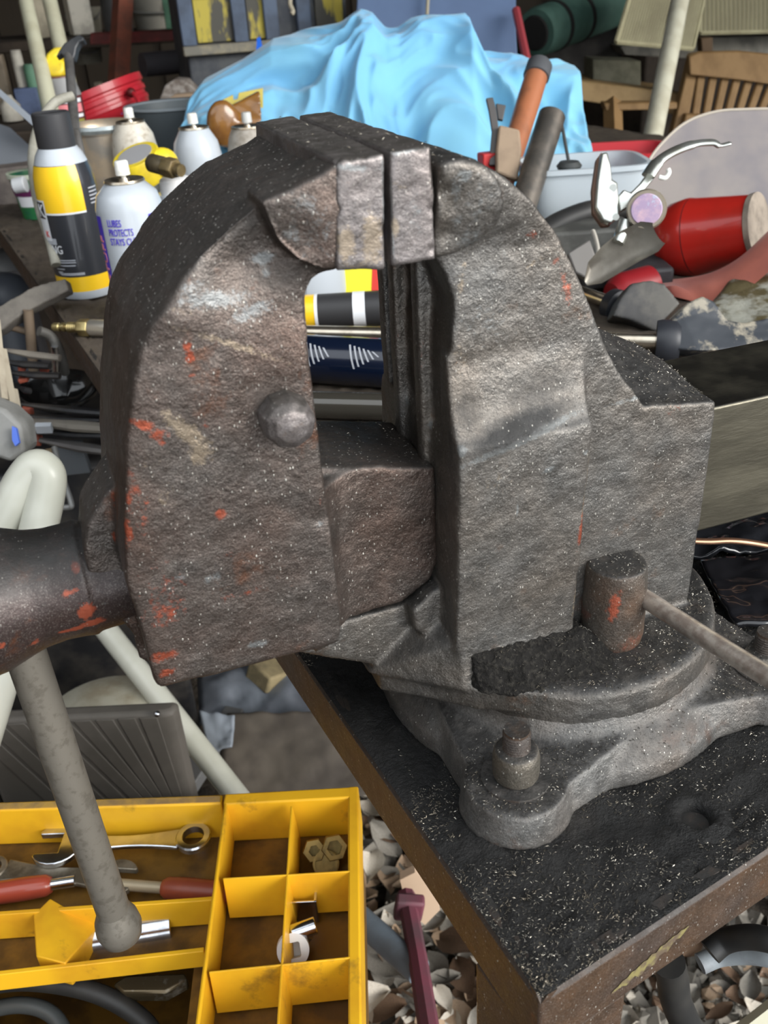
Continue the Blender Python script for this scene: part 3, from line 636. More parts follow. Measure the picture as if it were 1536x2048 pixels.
# square drive socket, chrome stub, white ring
b = nb(); p = HT(609, 1832, zc_); m_ = Matrix.Rotation(.0, 4, 'Z'); x_ = (HT(640, 1830) - HT(580, 1833)).normalized(); y_ = Vector((-x_.y, x_.x, 0))
for s_, q_ in ((-1, x_), (1, x_)): prism(b, [p + x_ * s_ * .0115 + y_ * .012, p + x_ * s_ * .0095 + y_ * .012, p + x_ * s_ * .0095 - y_ * .006, p + x_ * s_ * .0115 - y_ * .006], (0, 0, .024))
prism(b, [p - x_ * .0115 + y_ * .012, p + x_ * .0115 + y_ * .012, p + x_ * .0115 + y_ * .0105, p - x_ * .0115 + y_ * .0105], (0, 0, .024)); prism(b, [p - x_ * .0115 - y_ * .0045, p + x_ * .0115 - y_ * .0045, p + x_ * .0115 - y_ * .006, p - x_ * .0115 - y_ * .006], (0, 0, .024))
prism(b, [p - x_ * .0095 + y_ * .0105, p + x_ * .0095 + y_ * .0105, p + x_ * .0095 - y_ * .0045, p - x_ * .0095 - y_ * .0045], (0, 0, .004))
solo('square_clip', b, CH, 'small chrome square box clip standing in a right tray compartment', 'clip', bev=.0004)
b = nb(); cyl(b, HT(583, 1868, zc_ + .022), HT(632, 1850, zc_ + .024), .0062, seg=20); solo('chrome_stub', b, CH, 'short chrome rod leaning across the small square clip', 'rod', bev=.0008)
b = nb(); cyl(b, HT(600, 1885, zc_ + .004), HT(618, 1868, zc_ + .010), .0050, .0042, seg=18); solo('grey_plug', b, DST, 'small grey plug between chrome rod and white socket', 'plug')
b = nb(); p = HT(586, 1896, zc_ + .008); WH = mat('pale_nylon', (.72, .72, .72), .4, 0)
n_ = 28; o_ = []; i_ = []
x, y, z = frame(Vector((-.1, -.7, .8)))
for k in range(n_):
    t = 2 * math.pi * k / n_; r_ = .0052 / max(abs(math.cos(t)), abs(math.sin(t)))
    o_.append((x * math.cos(t) + y * math.sin(t)) * .0118); i_.append((x * math.cos(t) + y * math.sin(t)) * r_)
for lo_, hi_ in ((0, .016),):
    O0 = [b.verts.new(p + q) for q in o_]; O1 = [b.verts.new(p + q * .97 + z * hi_) for q in o_]; I0 = [b.verts.new(p + q + z * .003) for q in i_]; I1 = [b.verts.new(p + q + z * hi_) for q in i_]
    for k in range(n_):
        j = (k + 1) % n_; b.faces.new((O0[k], O0[j], O1[j], O1[k])); b.faces.new((O1[k], O1[j], I1[j], I1[k])); b.faces.new((I1[k], I1[j], I0[j], I0[k]))
    b.faces.new(I0[::-1]); b.faces.new(O0)
solo('square_drive_socket', b, WH, 'pale socket with a square drive hole in the right tray compartment', 'socket', sm=35)
# hoses and pliers in the front cavity
BK_ = mat('black_rubber', (.018, .018, .018), .5, 0, (.035, .033, .03), 20)
b = nb(); tube(b, smooth_pts([HT(-60, 1975, -.06), HT(60, 1962, -.055), HT(190, 1985, -.06), HT(285, 2040, -.08), HT(330, 2110, -.10)], 8), .007, 14); solo('black_hose', b, BK_, 'black rubber hose curving through the front of yellow tray', 'hose')
b = nb(); tube(b, smooth_pts([HT(-60, 2030, -.09), HT(40, 2010, -.085), HT(110, 2035, -.09), HT(150, 2120, -.10)], 8), .006, 14); solo('grey_cable', b, mat('grey_cable_', (.06, .065, .065), .45), 'dark grey cable coiled at the lower left of yellow tray', 'cable')
b = nb(); prism(b, [HT(225, 1968, -.06), HT(250, 1950, -.06), HT(370, 1945, -.06), HT(375, 1960, -.06), HT(330, 1985, -.06), HT(245, 1985, -.06)], (0, 0, -.012)); solo('oily_bracket', b, mat('oily_metal', (.12, .09, .05), .25, .6, (.30, .27, .22), 80, .55, .7), 'oily metal bracket lying in the front cavity of yellow tray', 'bracket', bev=.002)
# ================================================================ left background, on the bench
UPV = Vector((0, 0, 1))
def face_m(c, r, ang=0):
    d = Vector((CAM.x - c.x, CAM.y - c.y, 0)).normalized(); d = Matrix.Rotation(math.radians(ang), 3, 'Z') @ d; x = UPV.cross(d)
    return Matrix(((x.x, 0, d.x, c.x + d.x * r), (x.y, 0, d.y, c.y + d.y * r), (x.z, 1, d.z, c.z), (0, 0, 0, 1)))
def patch(bm, c, prof, a0, a1, e=.0004, seg=16):
    """printed label following a lathed profile, angles from the camera-facing side"""
    d = Vector((CAM.x - c.x, CAM.y - c.y, 0)).normalized(); rows = []
    for r, h in prof:
        rows.append([bm.verts.new(c + (Matrix.Rotation(math.radians(a0 + (a1 - a0) * k / seg), 3, 'Z') @ d) * (r + e) + UPV * h) for k in range(seg + 1)])
    for p, q in zip(rows, rows[1:]):
        for k in range(seg): bm.faces.new((p[k], p[k + 1], q[k + 1], q[k]))
    return bm
WHT = mat('white_enamel', (.46, .50, .545), .28, 0, coat=.4)
WHC = mat('white_cap', (.80, .80, .76), .4, 0, (.62, .60, .54), 80)
BLK = mat('black_enamel', (.030, .032, .038), .3, 0, coat=.4)
YEL = mat('yellow_print', (.90, .56, .02), .3, 0, coat=.3)
PUR = mat('purple_print', (.075, .045, .50), .35)
RED = mat('red_print', (.62, .05, .04), .4)
PNK = mat('pink_print', (.75, .25, .27), .4)
WPR = mat('white_print', (.75, .77, .80), .4)
GPR = mat('grey_print', (.42, .44, .48), .4)
BLU = mat('blue_print', (.10, .22, .62), .4)
STL = mat('can_steel', (.50, .46, .38), .3, .9, (.35, .28, .20), 120)
CAPY = mat('yellow_cap', (.80, .62, .03), .42, 0, (.62, .46, .04), 40)
def spray(loc, r, h, label, body=WHT, collar=True, nozzle=WHC, shoulder=.022, dome=.6):
    c = Vector((loc[0], loc[1], ZB)); t = thing('spray_can', c, label, 'spray can', 'spray cans on the bench')
    b = nb(); lathe(b, [(0, .001), (r * .96, .001), (r, .004), (r, h - shoulder), (r * .985, h - shoulder * .8), (r * .9, h - shoulder * .4), (r * dome, h), (0, h)], c, seg=40); part('can_body', b, body, t, sm=50)
    if collar:
        b = nb(); lathe(b, [(r * dome - .002, h - .002), (r * dome + .001, h + .001), (r * dome, h + .003), (r * dome - .004, h + .0015), (.006, h + .0005), (.005, h + .004), (0, h + .004)], c, seg=36); part('collar', b, STL, t, sm=50)
    if nozzle:
        b = nb(); lathe(b, [(0, h + .003), (.0025, h + .003), (.0025, h + .007), (.0072, h + .007), (.0068, h + .019), (.0055, h + .0205), (0, h + .0205)], c, seg=20); part('nozzle', b, nozzle, t, sm=50)
    return t, c
# black and yellow can
c = H(188, 592, ZB); c = Vector((c.x - .004, c.y + .02, ZB)); r = .0335
t = thing('spray_can', c, 'black and yellow spray can with a black cap left of the vise', 'spray can', 'spray cans on the bench')
hb = .158
pb = [(0, .001), (r * .97, .001), (r, .003), (r, .010)]; b = nb(); lathe(b, pb + [(0, .010)], c, seg=44); part('white_base_ring', b, WHT, t, label='white ring at the foot')
b = nb(); lathe(b, [(0, .010), (r, .010), (r, .027), (0, .027)], c, seg=44); part('yellow_band', b, YEL, t, label='yellow band')
b = nb(); lathe(b, [(0, .027), (r, .027), (r, .122), (r * .95, .136), (r * .86, .147), (0, .147)], c, seg=44); part('can_body', b, BLK, t, sm=50)
b = nb(); lathe(b, [(0, .147), (r * .86, .147), (r * .76, .156), (r * .62, .163), (0, .163)], c, seg=44); part('shoulder', b, WHT, t, sm=50, label='pale blue white shoulder')
b = nb(); lathe(b, [(0, .162), (r * .60, .162), (r * .62, .165), (r * .60, .197), (r * .56, .1985), (r * .50, .1965), (0, .1965)], c, seg=40); part('cap', b, mat('black_cap', (.035, .035, .038), .5), t, sm=40, label='black ribbed cap')
b = nb(); patch(b, c, [(r, .0985), (r, .122), (r * .95, .136), (r * .862, .1465)], -95, 28, .0006); part('label_panel', b, YEL, t, label='yellow label panel')
b = nb(); patch(b, c, [(r, .0965), (r, .0985)], -95, 28, .0006, 20); part('label_border', b, WPR, t, label='white border line')
b = nb(); patch(b, c, [(r, .068), (r, .112)], -88, -52, .0009, 8); part('logo_panel', b, WPR, t, label='white edged logo panel with black letters')
b = nb(); patch(b, c, [(r, .092), (r, .110)], -84, -56, .0011, 8); part('logo_field', b, BLK, t)
b = nb(); text(b, 'K', .020, (0, .100), face_m(c, r + .0013, -66), bend=r); text(b, 'ING', .013, (-.000, .058), face_m(c, r + .0006, -48), bend=r, width=.017); part('lettering', b, WPR, t, label='white lettering ING and K', sm=0)
b = nb()
text(b, 'K', .010, (.003, .075), face_m(c, r + .0013, -66), bend=r); part('lettering', b, RED, t, sm=0)
b = nb()
for z_, a0, a1 in ((.046, -62, -12), (.0435, -62, -12), (.040, -60, -14), (.036, -58, -38), (.0325, -56, -44), (.028 + .003, -54, 0), (.0285 + .001, -50, 0)): patch(b, c, [(r, z_), (r, z_ + .0012)], a0, a1, .0005, 10)
for z_ in (.120, .116, .112, .108, .104): patch(b, c, [(r, z_), (r, z_ + .0014)], 42, 66, .0005, 6)
patch(b, c, [(r, .064), (r, .071)], -80, -42, .0008, 8)
part('fine_print', b, GPR, t, label='grey fine print lines')
b = nb(); patch(b, c, [(r, .040), (r, .056)], -86, -58, .0007, 8); part('emblem', b, mat('blue_grey_print', (.12, .14, .28), .4), t)
# white can, purple print
c0 = U(262, 600, .965); c2 = Vector((c0.x, c0.y, ZB)); r = .0335
t, c = spray((.078, 1.000), .0335, .142, 'white spray can with purple stripes and LUBES PROTECTS STAYS CLEAN', shoulder=.026, dome=.58)
b = nb(); patch(b, c, [(r, .002), (r, .1145)], -78, -60, .0005, 5); part('purple_stripe', b, PUR, t, label='tall purple stripe at the left')
b = nb(); patch(b, c, [(r, .088), (r, .1145)], 30, 56, .0005, 5); part('purple_stripe', b, PUR, t, label='short purple stripe at the right')
b = nb(); m_ = face_m(c, r + .0009, -71) @ Matrix.Rotation(math.radians(90), 4, 'Z') if 0 else None
def vtext(bm, s, size, ang, z, rr, width=None):
    tmp = nb(); text(tmp, s, size, (0, 0), Matrix.Identity(4), width=width)
    d0 = Vector((CAM.x - c.x, CAM.y - c.y, 0)).normalized()
    for v in tmp.verts:
        x, y, zz = v.co; d = Matrix.Rotation(math.radians(ang) - y / rr, 3, 'Z') @ d0; v.co = c + d * (rr + zz) + UPV * (z + x)
    me = bpy.data.meshes.new('t'); tmp.to_mesh(me); tmp.free(); bm.from_mesh(me)
vtext(b, 'SLICK', .010, -70, .024, r + .0008, .040); part('lettering', b, WPR, t, sm=0, label='white sideways lettering')
b = nb(); vtext(b, 'STUFF', .010, -70, .072, r + .0008, .046); part('lettering', b, PNK, t, sm=0, label='pink sideways lettering')
b = nb()
for s_, z_, w_ in (('LUBES', .1085, .0155), ('PROTECTS', .0995, .026), ('STAYS CLEAN', .0905, .036)):
    text(b, s_, .0085, (-.028 + 0 * w_, z_), face_m(c, r + .0006, 12), bend=r, align='LEFT') if 0 else text(b, s_, .0100, (-.023 + w_ / 2, z_), face_m(c, r + .0006, -6), bend=r, width=w_)
part('lettering', b, PUR, t, sm=0, label='purple lettering LUBES PROTECTS STAYS CLEAN')
b = nb(); m_ = face_m(c, r + .0006, 4)
def arcband(bm, m, cx_, cy_, ro, ri, a0, a1, bend, n=14):
    P = []
    for k in range(n + 1):
        a = math.radians(a0 + (a1 - a0) * k / n); P.append((math.cos(a), math.sin(a)))
    def w_(x, y, z=0): a = x / bend; return m @ Vector((math.sin(a) * (bend + z), y, math.cos(a) * (bend + z) - bend))
    for p, q in zip(P, P[1:]):
        bm.faces.new([bm.verts.new(w_(cx_ + k * s[0], cy_ + k * s[1])) for k, s in ((ri, p), (ro, p), (ro, q), (ri, q))])
arcband(b, m_, -.004, .064, .0105, .0065, 80, 270, r); part('emblem', b, PNK, t, label='pink half ring emblem')
b = nb(); arcband(b, m_, -.004, .064, .0080, .0045, 0, 160, r); part('emblem', b, BLU, t, label='blue half ring emblem')
b = nb(); arcband(b, m_, -.004, .064, .0165, .0158, 95, 265, r, 20); arcband(b, m_, -.004, .064, .0165, .0158, -85, 85, r, 20); part('emblem_outline', b, GPR, t)
b = nb(); patch(b, c, [(r, .022), (r, .040)], -36, 20, .0005, 8); part('pink_panel', b, PNK, t, label='pink panel near the foot')
# cans further back
def behind(px, py, d): p = U(px, py, d); return p
p = U(255, 215, 1.33); t, c = spray((p.x, p.y), .033, p.z - ZB - .0205, 'dirty white spray can with white nozzle behind a yellow cap', mat('dirty_white', (.62, .58, .50), .4, 0, (.40, .34, .26), 90, .5, .7), shoulder=.04, dome=.62)
b = nb(); patch(b, c, [(.033, .06), (.033, .10)], -60, -25, .0005, 6); part('label_panel', b, RED, t)
b = nb(); text(b, 'N', .014, (0, .085), face_m(c, .0337, -45), bend=.033); part('lettering', b, WPR, t, sm=0)
p = U(383, 226, 1.28); t, c = spray((p.x, p.y), .034, p.z - ZB - .0205, 'blue-white spray can with white nozzle left of the jaw top', shoulder=.042, dome=.60)
b = nb(); patch(b, c, [(.034, .076), (.034, .079)], -70, 40, .0005, 10); part('red_stripe', b, RED, t)
p = U(492, 228, 1.30); t, c = spray((p.x, p.y), .032, p.z - ZB - .018, 'grey dusty spray can with a brass collar just behind the jaw', mat('dusty_grey', (.36, .33, .29), .5, 0, (.24, .21, .17), 60), nozzle=mat('grey_nozzle', (.5, .5, .48), .5), shoulder=.03, dome=.72)
p = U(350, 358, 1.10); c = Vector((p.x, p.y, ZB))
b = nb(); lathe(b, [(0, 0), (.030, 0), (.031, .01), (.031, .07), (.024, .095), (.0235, .095), (0, .095)], c, seg=32); t = thing('white_bottle', c, 'white plastic bottle with wide cap left of the vise jaw', 'bottle'); part('bottle_body', b, WHT, t)
zt_ = p.z - ZB
b = nb(); lathe(b, [(0, .094), (.0185, .094), (.0195, .097), (.0185, zt_), (.016, zt_ + .002), (0, zt_ + .002)], c, seg=32); part('cap', b, mat('white_plastic_cap', (.82, .82, .82), .4), t)
# brass fitting lying over the bottle
a1, a2 = U(300, 325, 1.08), U(378, 345, 1.05); d = (a2 - a1).normalized()
t = thing('brass_fitting', a1, 'tarnished brass hose fitting lying on the white bottle cap', 'fitting')
b = nb(); lathe(b, [(0, 0), (.008, 0), (.0105, .003), (.0105, .022), (.0085, .025), (0, .025)], a1, d, 20); part('hose_barb', b, mat('dark_brass', (.14, .11, .065), .5, .4, (.08, .065, .04), 60), t)
b = nb(); lathe(b, [(0, .025), (.011, .025), (.012, .028), (.012, .040), (.011, .043), (0, .043)], a1, d, 6); part('hex_collar', b, mat('tarnished_brass', (.25, .19, .09), .45, .5, (.14, .10, .05), 60), t, bev=.0008)
b = nb(); lathe(b, [(0, .043), (.007, .043), (.007, .052), (0, .052)], a1, d, 20); part('thread', b, MATS['tarnished_brass'], t)
# loose yellow cap
p = U(270, 310, 1.20); t = thing('loose_cap', (p.x, p.y, p.z - .03), 'yellow plastic cap with a grey oval top resting between cans', 'cap')
ax = Vector((-.30, -.25, .92)).normalized()
b = nb(); lathe(b, [(0, -.036), (.026, -.036), (.030, -.030), (.0315, -.002), (.0305, 0), (0, 0)], p, ax, 36); part('cap_shell', b, CAPY, t)
b = nb(); lathe(b, [(0, 0), (.023, 0), (.0235, .001), (0, .0012)], p, ax, 32); part('cap_top', b, mat('grey_disc', (.35, .35, .36), .6), t, label='grey oval top')
b = nb(); ball(b, p + Vector((.032, -.008, -.012)), .021, (1, .8, .9)); part('cap_knob', b, CAPY, t, sm=180)
# metal rimmed glass jar
p = U(205, 245, 1.38); c = Vector((p.x, p.y, ZB)); hh = p.z - ZB; t = thing('metal_tin', c, 'dull metal tin with a rolled rim behind the black can', 'tin')
b = nb(); shell(b, [(.050, 0), (.050, hh - .012), (.052, hh - .012), (.0535, hh - .006), (.052, hh)], .002, o=c, seg=40); part('tin_wall', b, mat('dull_tin', (.42, .38, .33), .35, .6, (.62, .50, .36), 25, bump=.2, bs=40), t, sm=50)
b = nb(); lathe(b, [(.053, hh - .010), (.0550, hh - .005), (.053, hh)], c, seg=40, closed=False); part('rim', b, mat('zinc_rim', (.42, .47, .48), .4, .6, (.3, .33, .33), 90), t)
# hammer: dark head on grey shaft
a1 = U(150, 262, 1.18); a2 = U(137, 112, 1.24)
t = thing('chipping_hammer', a1, 'dark grey hammer with hooked head and round shaft behind black can', 'hammer')
b = nb(); base_ = H(168, 430, ZB); tube(b, [Vector((a1.x + .004, a1.y + .02, ZB)), a1, a2], [.0065, .0065, .0062], 14); part('shaft', b, mat('hammer_grey', (.16, .155, .15), .45, .5, (.10, .095, .09), 50), t)
b = nb(); P = [U(x, y, 1.235) for x, y in ((111, 113), (118, 100), (128, 86), (145, 74), (158, 68), (166, 72), (168, 80), (158, 84), (152, 95), (150, 108), (146, 118), (130, 118), (122, 106))]
prism(b, P, -BK * .014); part('hammer_head', b, mat('hammer_dark', (.035, .037, .040), .45, .4, (.06, .06, .062), 40), t, bev=.002)
# yellow nozzle can far behind
p = U(118, 152, 1.55); c = Vector((p.x, p.y, ZB)); hh = p.z - ZB; t = thing('trigger_can', c, 'can with yellow trigger spout and red printed label', 'spray can', 'spray cans on the bench')
b = nb(); lathe(b, [(0, 0), (.030, 0), (.030, hh - .03), (.022, hh), (0, hh)], c, seg=32); part('can_body', b, mat('dark_red_can', (.10, .02, .02), .4), t, sm=50)
b = nb(); lathe(b, [(0, hh - .03), (.0305, hh - .03), (.023, hh - .002), (0, hh - .001)], c, seg=32); part('grey_collar', b, mat('grey_collar', (.22, .22, .22), .5), t, sm=50)
b = nb(); patch(b, c, [(.030, hh - .055), (.030, hh - .042)], -50, 60, .0006); part('label_stripe', b, PNK, t)
b = nb(); patch(b, c, [(.030, hh - .040), (.030, hh - .034)], -50, 60, .0006); patch(b, c, [(.030, hh - .063), (.030, hh - .058)], -50, 60, .0006); part('label_stripe', b, WPR, t)
b = nb(); patch(b, c, [(.030, hh - .085), (.030, hh - .066)], -50, 60, .0006); part('label_stripe', b, mat('olive_print', (.25, .24, .05), .5), t)
b = nb(); P = [U(x, y, 1.555) for x, y in ((97, 152), (86, 128), (92, 105), (108, 92), (126, 92), (122, 104), (114, 112), (128, 120), (128, 140), (120, 150))]; prism(b, P, -BK * .035); part('trigger', b, CAPY, t, bev=.006, bseg=3)
# grey hose arc
b = nb(); tube(b, smooth_pts([U(146, 192, 1.12), U(110, 205, 1.11), U(80, 248, 1.10), U(66, 300, 1.09), U(68, 360, 1.08), U(80, 420, 1.07), U(100, 480, 1.055), U(112, 530, 1.05)], 8), .0056, 14)
solo('grey_hose', b, mat('hose_grey', (.33, .32, .27), .6, 0, (.24, .23, .19), 40), 'grey rubber hose arching down left of the black can', 'hose')
# chrome strip, its bright reflection painted as a pale base colour
b = nb(); a1, a2 = U(-40, 150, 1.5), U(98, 272, 1.38); tube(b, [a1, a2], .0062, 4); solo('chrome_strip', b, mat('pale_glint_strip', (.62, .68, .76), .25, .25), 'thin bright chrome bar slanting down at the far left', 'bar')
# green pot
p = H(78, 440, ZB); t = thing('green_pot', (p.x, p.y + .03, ZB), 'green and purple printed pot with pale rim at bench edge', 'pot'); c = Vector((p.x + .004, p.y + .03, ZB))
b = nb(); shell(b, [(.026, 0), (.034, .058), (.036, .066)], .0015, o=c, seg=32); part('pot_wall', b, mat('green_print', (.03, .20, .06), .4, 0, (.02, .10, .07), 30), t)
b = nb(); lathe(b, [(.0345, .060), (.0375, .063), (.0375, .069), (.0345, .069)], c, seg=32, closed=False); part('pot_rim', b, mat('pale_green_rim', (.55, .60, .48), .5), t)
b = nb(); patch(b, c, [(.0305, .036), (.0325, .048)], -90, 90, .0012); part('purple_band', b, mat('purple_band', (.12, .02, .09), .5), t)
b = nb(); patch(b, c, [(.029, .020), (.0310, .036)], -60, -10, .0012); part('white_print', b, WPR, t)
b = nb(); lathe(b, [(0, .050), (.033, .050), (0, .055)], c, seg=32); part('soil', b, mat('tan_soil', (.30, .20, .13), .9), t)
p = U(52, 368, 1.40); b = nb(); lathe(b, [(0, -.018), (.011, -.018), (.012, -.001), (.011, 0), (0, 0)], p, (.9, -.3, .1), 20); solo('white_tube_end', b, mat('white_tube', (.50, .52, .54), .5), 'small white tube end beside the green pot', 'tube')
b = nb(); a1 = H(-80, 392, ZB); a2 = H(58, 402, ZB); box(b, (a1 + a2) / 2 + Vector((0, .0, .014)), ((a2 - a1).length, .03, .026), Matrix.Rotation(math.atan2((a2 - a1).y, (a2 - a1).x), 4, 'Z')); solo('red_bar', b, mat('faded_red', (.42, .10, .07), .6, 0, (.30, .09, .07), 30), 'faded red steel bar lying across the far left bench end', 'bar', bev=.002)
b = nb(); P = [U(-40, 235, 1.7), U(20, 255, 1.7), U(88, 318, 1.62), U(60, 338, 1.60), U(-40, 325, 1.6)]; prism(b, P, (0, .004, -.01)); solo('grey_sheet', b, mat('grey_sheet', (.22, .24, .27), .6), 'flat grey sheet lying behind the green pot', 'sheet')
b = nb(); box(b, U(0, 345, 1.62) - Vector((0, 0, .03)), (.22, .12, .09)); solo('dusty_box', b, mat('dusty_box', (.13, .11, .10), .8, 0, (.2, .17, .15), 40), 'low dusty box behind the red bar at far left', 'box', bev=.004)
# paddling basin, amber clamshell
p = H(352, 330, ZB); c = U(350, 222, 1.72); c = Vector((c.x, c.y, ZB)); 
b = nb(); shell(b, [(.060, 0), (.086, .10), (.090, .118)], .003, o=c, seg=48); t = thing('grey_basin', c, 'dark grey round basin with a pale rim behind the spray cans', 'basin'); part('basin_wall', b, mat('basin_grey', (.10, .12, .13), .5), t)
b = nb(); lathe(b, [(.089, .116), (.0925, .118), (.0925, .122), (.089, .122)], c, seg=48, closed=False); part('basin_rim', b, mat('basin_rim', (.30, .34, .37), .4), t)
c = U(470, 240, 1.42); t = thing('amber_blister_pack', (c.x, c.y, ZB), 'yellowed amber plastic shell standing behind the grey can', 'plastic shell')
AMB = mat('amber_plastic', (.24, .11, .025), .25, 0, (.16, .07, .02), 30, coat=.5)
AMY = mat('amber_edge', (.55, .45, .10), .35)
b = nb(); ball(b, c + Vector((-.018, 0, -.004)), .030, (.9, .45, 1.15)); prism(b, [U(x, y, 1.425) for x, y in ((455, 215), (520, 182), (524, 240), (500, 290), (440, 290), (418, 250))], (0, .012, 0)); cyl(b, Vector((c.x, c.y, ZB)), Vector((c.x, c.y, c.z)), .012)
part('shell_bulge', cast(b, .0022, 6, .0006, 60), AMB, t, sm=180)
b = nb(); prism(b, [U(x, y, 1.45) for x, y in ((432, 206), (466, 190), (467, 200), (476, 198), (478, 186), (526, 176), (526, 292), (440, 292))], (0, .0025, 0)); part('backing', b, AMY, t)
# things seen through the throat of the vise
b = nb(); c = H(655, 610, ZB); c = Vector((c.x - .006, c.y + .05, ZB)); t = thing('white_bottle', c, 'white bottle with fine blue print seen through the vise throat', 'bottle')
lathe(b, [(0, 0), (.045, 0), (.046, .01), (.046, .10), (.030, .125), (.014, .13), (0, .13)], c, seg=36); part('bottle_body', b, WHT, t)
b = nb()
for k in range(7): patch(b, c, [(.046, .012 + 0 * k), (.046, .085)], -40 + k * 6, -38.6 + k * 6, .0006, 2)
part('fine_print', b, GPR, t)
c = H(735, 600, ZB); c = Vector((c.x - .004, c.y + .04, ZB)); b = nb(); t = thing('yellow_box', c, 'yellow and red printed box seen through the vise throat', 'box')
box(b, c + Vector((0, 0, .045)), (.045, .03, .09), rot(0, 6, 0)); part('carton', b, mat('bright_yellow', (.75, .70, .04), .5), t, bev=.001)
b = nb(); box(b, c + Vector((.028, .0, .045)), (.012, .0305, .088), rot(0, 6, 0)); part('red_side', b, RED, t)
# big black tube with white band and yellow end
a1, a2 = H(560, 660, ZB) + Vector((0, 0, .0175)), H(860, 645, ZB) + Vector((0, 0, .0185)); d = (a2 - a1); L = d.length; d.normalize(); t = thing('sealant_tube', a1, 'black sealant tube with white band and yellow end behind the vise', 'tube')
b = nb(); lathe(b, [(0, L * .27), (.0168, L * .27), (.0168, L), (0, L)], a1, d, 28); part('tube_body', b, mat('black_tube', (.03, .03, .032), .5), t)
b = nb(); lathe(b, [(0, -.02), (.0168, -.02), (.0168, L * .25), (0, L * .25)], a1, d, 28); part('yellow_end', b, YEL, t)
for k0, k1 in ((.25, .27), (.50, .58)):
    b = nb(); lathe(b, [(0, L * k0), (.0171, L * k0), (.0171, L * k1), (0, L * k1)], a1, d, 28); part('white_band', b, WPR, t)
# dark blue can lying down
a1, a2 = H(560, 758, ZB) + Vector((0, 0, .021)), H(880, 780, ZB) + Vector((0, 0, .021)); d = (a2 - a1).normalized(); L = (a2 - a1).length; t = thing('lying_spray_can', a1, 'dark blue spray can with pale print lying behind the vise', 'spray can', 'spray cans on the bench')
b = nb(); lathe(b, [(0, -.02), (.020, -.02), (.021, -.015), (.021, L), (.015, L + .02), (0, L + .02)], a1, d, 40); part('can_body', b, mat('navy_enamel', (.004, .008, .022), .22, coat=.5), t)
b = nb(); q = d.cross(UPV).normalized(); x_, y_ = -q if q.dot(CAM - a1) < 0 else q, UPV
def onc(s, ang, rr=.0214): return a1 + d * s + (x_ * math.cos(ang) + y_ * math.sin(ang)) * rr
for g in range(3):
    for k in range(6 if g else 5):
        s0 = L * (.22 + g * .27) + k * .0042; A0, A1 = math.radians(62 - k * 3), math.radians(5 + k * 6)
        n_ = 6; r0 = [b.verts.new(onc(s0 + .006 * j / n_, A0 + (A1 - A0) * j / n_)) for j in range(n_ + 1)]; r1 = [b.verts.new(onc(s0 + .0016 + .006 * j / n_, A0 + (A1 - A0) * j / n_)) for j in range(n_ + 1)]
        for j in range(n_): b.faces.new((r0[j], r0[j + 1], r1[j + 1], r1[j]))
part('fine_print', b, GPR, t, label='pale slanted print lines')
b = nb(); a1, a2 = H(580, 835, ZB) + Vector((0, 0, .012)), H(900, 845, ZB) + Vector((0, 0, .012)); cyl(b, a1, a2, .011, seg=20); solo('dark_glossy_pipe', b, mat('glossy_dark', (.06, .055, .045), .12, .3, coat=.6), 'dark glossy pipe lying lowest behind the vise throat', 'pipe')
# spray wand from brass coupler on the left to the black grip on the right
dpt = lambda q: (q - CAM).dot(-BK)
w0 = U(200, 656, dpt(H(200, 678, ZB))); w1 = U(1312, 682, dpt(H(1312, 716, ZB)))
zw = .0; d = (w1 - w0).normalized(); wand = thing('spray_wand', (w0 + w1) / 2 - Vector((0, 0, .018)), 'long steel spray wand with brass coupler and dusty black grip', 'spray wand')
b = nb(); cyl(b, w0, w1, .0076, seg=20); part('lance', b, mat('lance_steel', (.58, .52, .42), .25, .95, (.42, .36, .28), 30), wand)
b = nb(); lathe(b, [(0, -.012), (.0072, -.012), (.0085, -.010), (.0085, .03), (.0065, .032), (0, .032)], w0, d, 24); part('sleeve', b, mat('satin_sleeve', (.70, .66, .58), .3, .8), wand)
BR2 = mat('brass', (.42, .34, .16), .35, .85, (.26, .20, .09), 60)
b = nb(); lathe(b, [(0, -.024), (.0088, -.024), (.0092, -.022), (.0092, -.014), (.0088, -.012), (0, -.012)], w0, d, 6); part('hex_nut', b, BR2, wand, bev=.0006)
b = nb(); lathe(b, [(0, -.054), (.0040, -.054), (.0045, -.052), (.0045, -.047), (.0030, -.046), (.0030, -.043), (.0048, -.043), (.0048, -.040), (.0034, -.0395), (.0034, -.037)] + [(.0055 if k % 2 else .0048, -.037 + k * .0011) for k in range(12)] + [(.0055, -.0240), (0, -.0240)], w0, d, 18); part('coupler', b, BR2, wand, sm=30)
# ================================================================ right hand background
# dusty black grip of the spray wand
GRB = mat('dusty_black_grip', (.035, .040, .048), .55, 0, (.30, .27, .21), 42, .50, .60, bump=.25, bs=150)
GRN = mat('black_collar', (.022, .024, .030), .45)
d_ = (w1 - w0).normalized()
b = nb(); lathe(b, [(0, 0), (.018, 0), (.019, .004), (.019, .016), (.016, .020), (0, .020)], w1, d_, 28); part('collar', b, GRN, wand)
g0 = w1 + d_ * .018
def depth(p): return (p - CAM).dot(-BK)
dg = depth(g0)
b = nb(); P = [UB(x, y, dg - .008, .034) for x, y in ((1335,650),(1360,622),(1378,604),(1405,592),(1428,602),(1456,640),(1490,646),(1536,636),(1620,620),(1700,640),(1700,700),(1536,690),(1460,700),(1400,702),(1345,698))]
prism(b, P, -BK * .034 if 0 else -BK * .030); me = cast(b, .0016, 7, .0003, 120); part('grip', me, GRB, wand, sm=180)
b = nb()
for k in range(5): box(b, U(1362 + k * 17, 692, dg - .007), (.0016, .004, .007), Matrix.Rotation(.3, 4, 'Y'))
part('grip_ribs', b, GRN, wand, kind='stuff', sm=0)
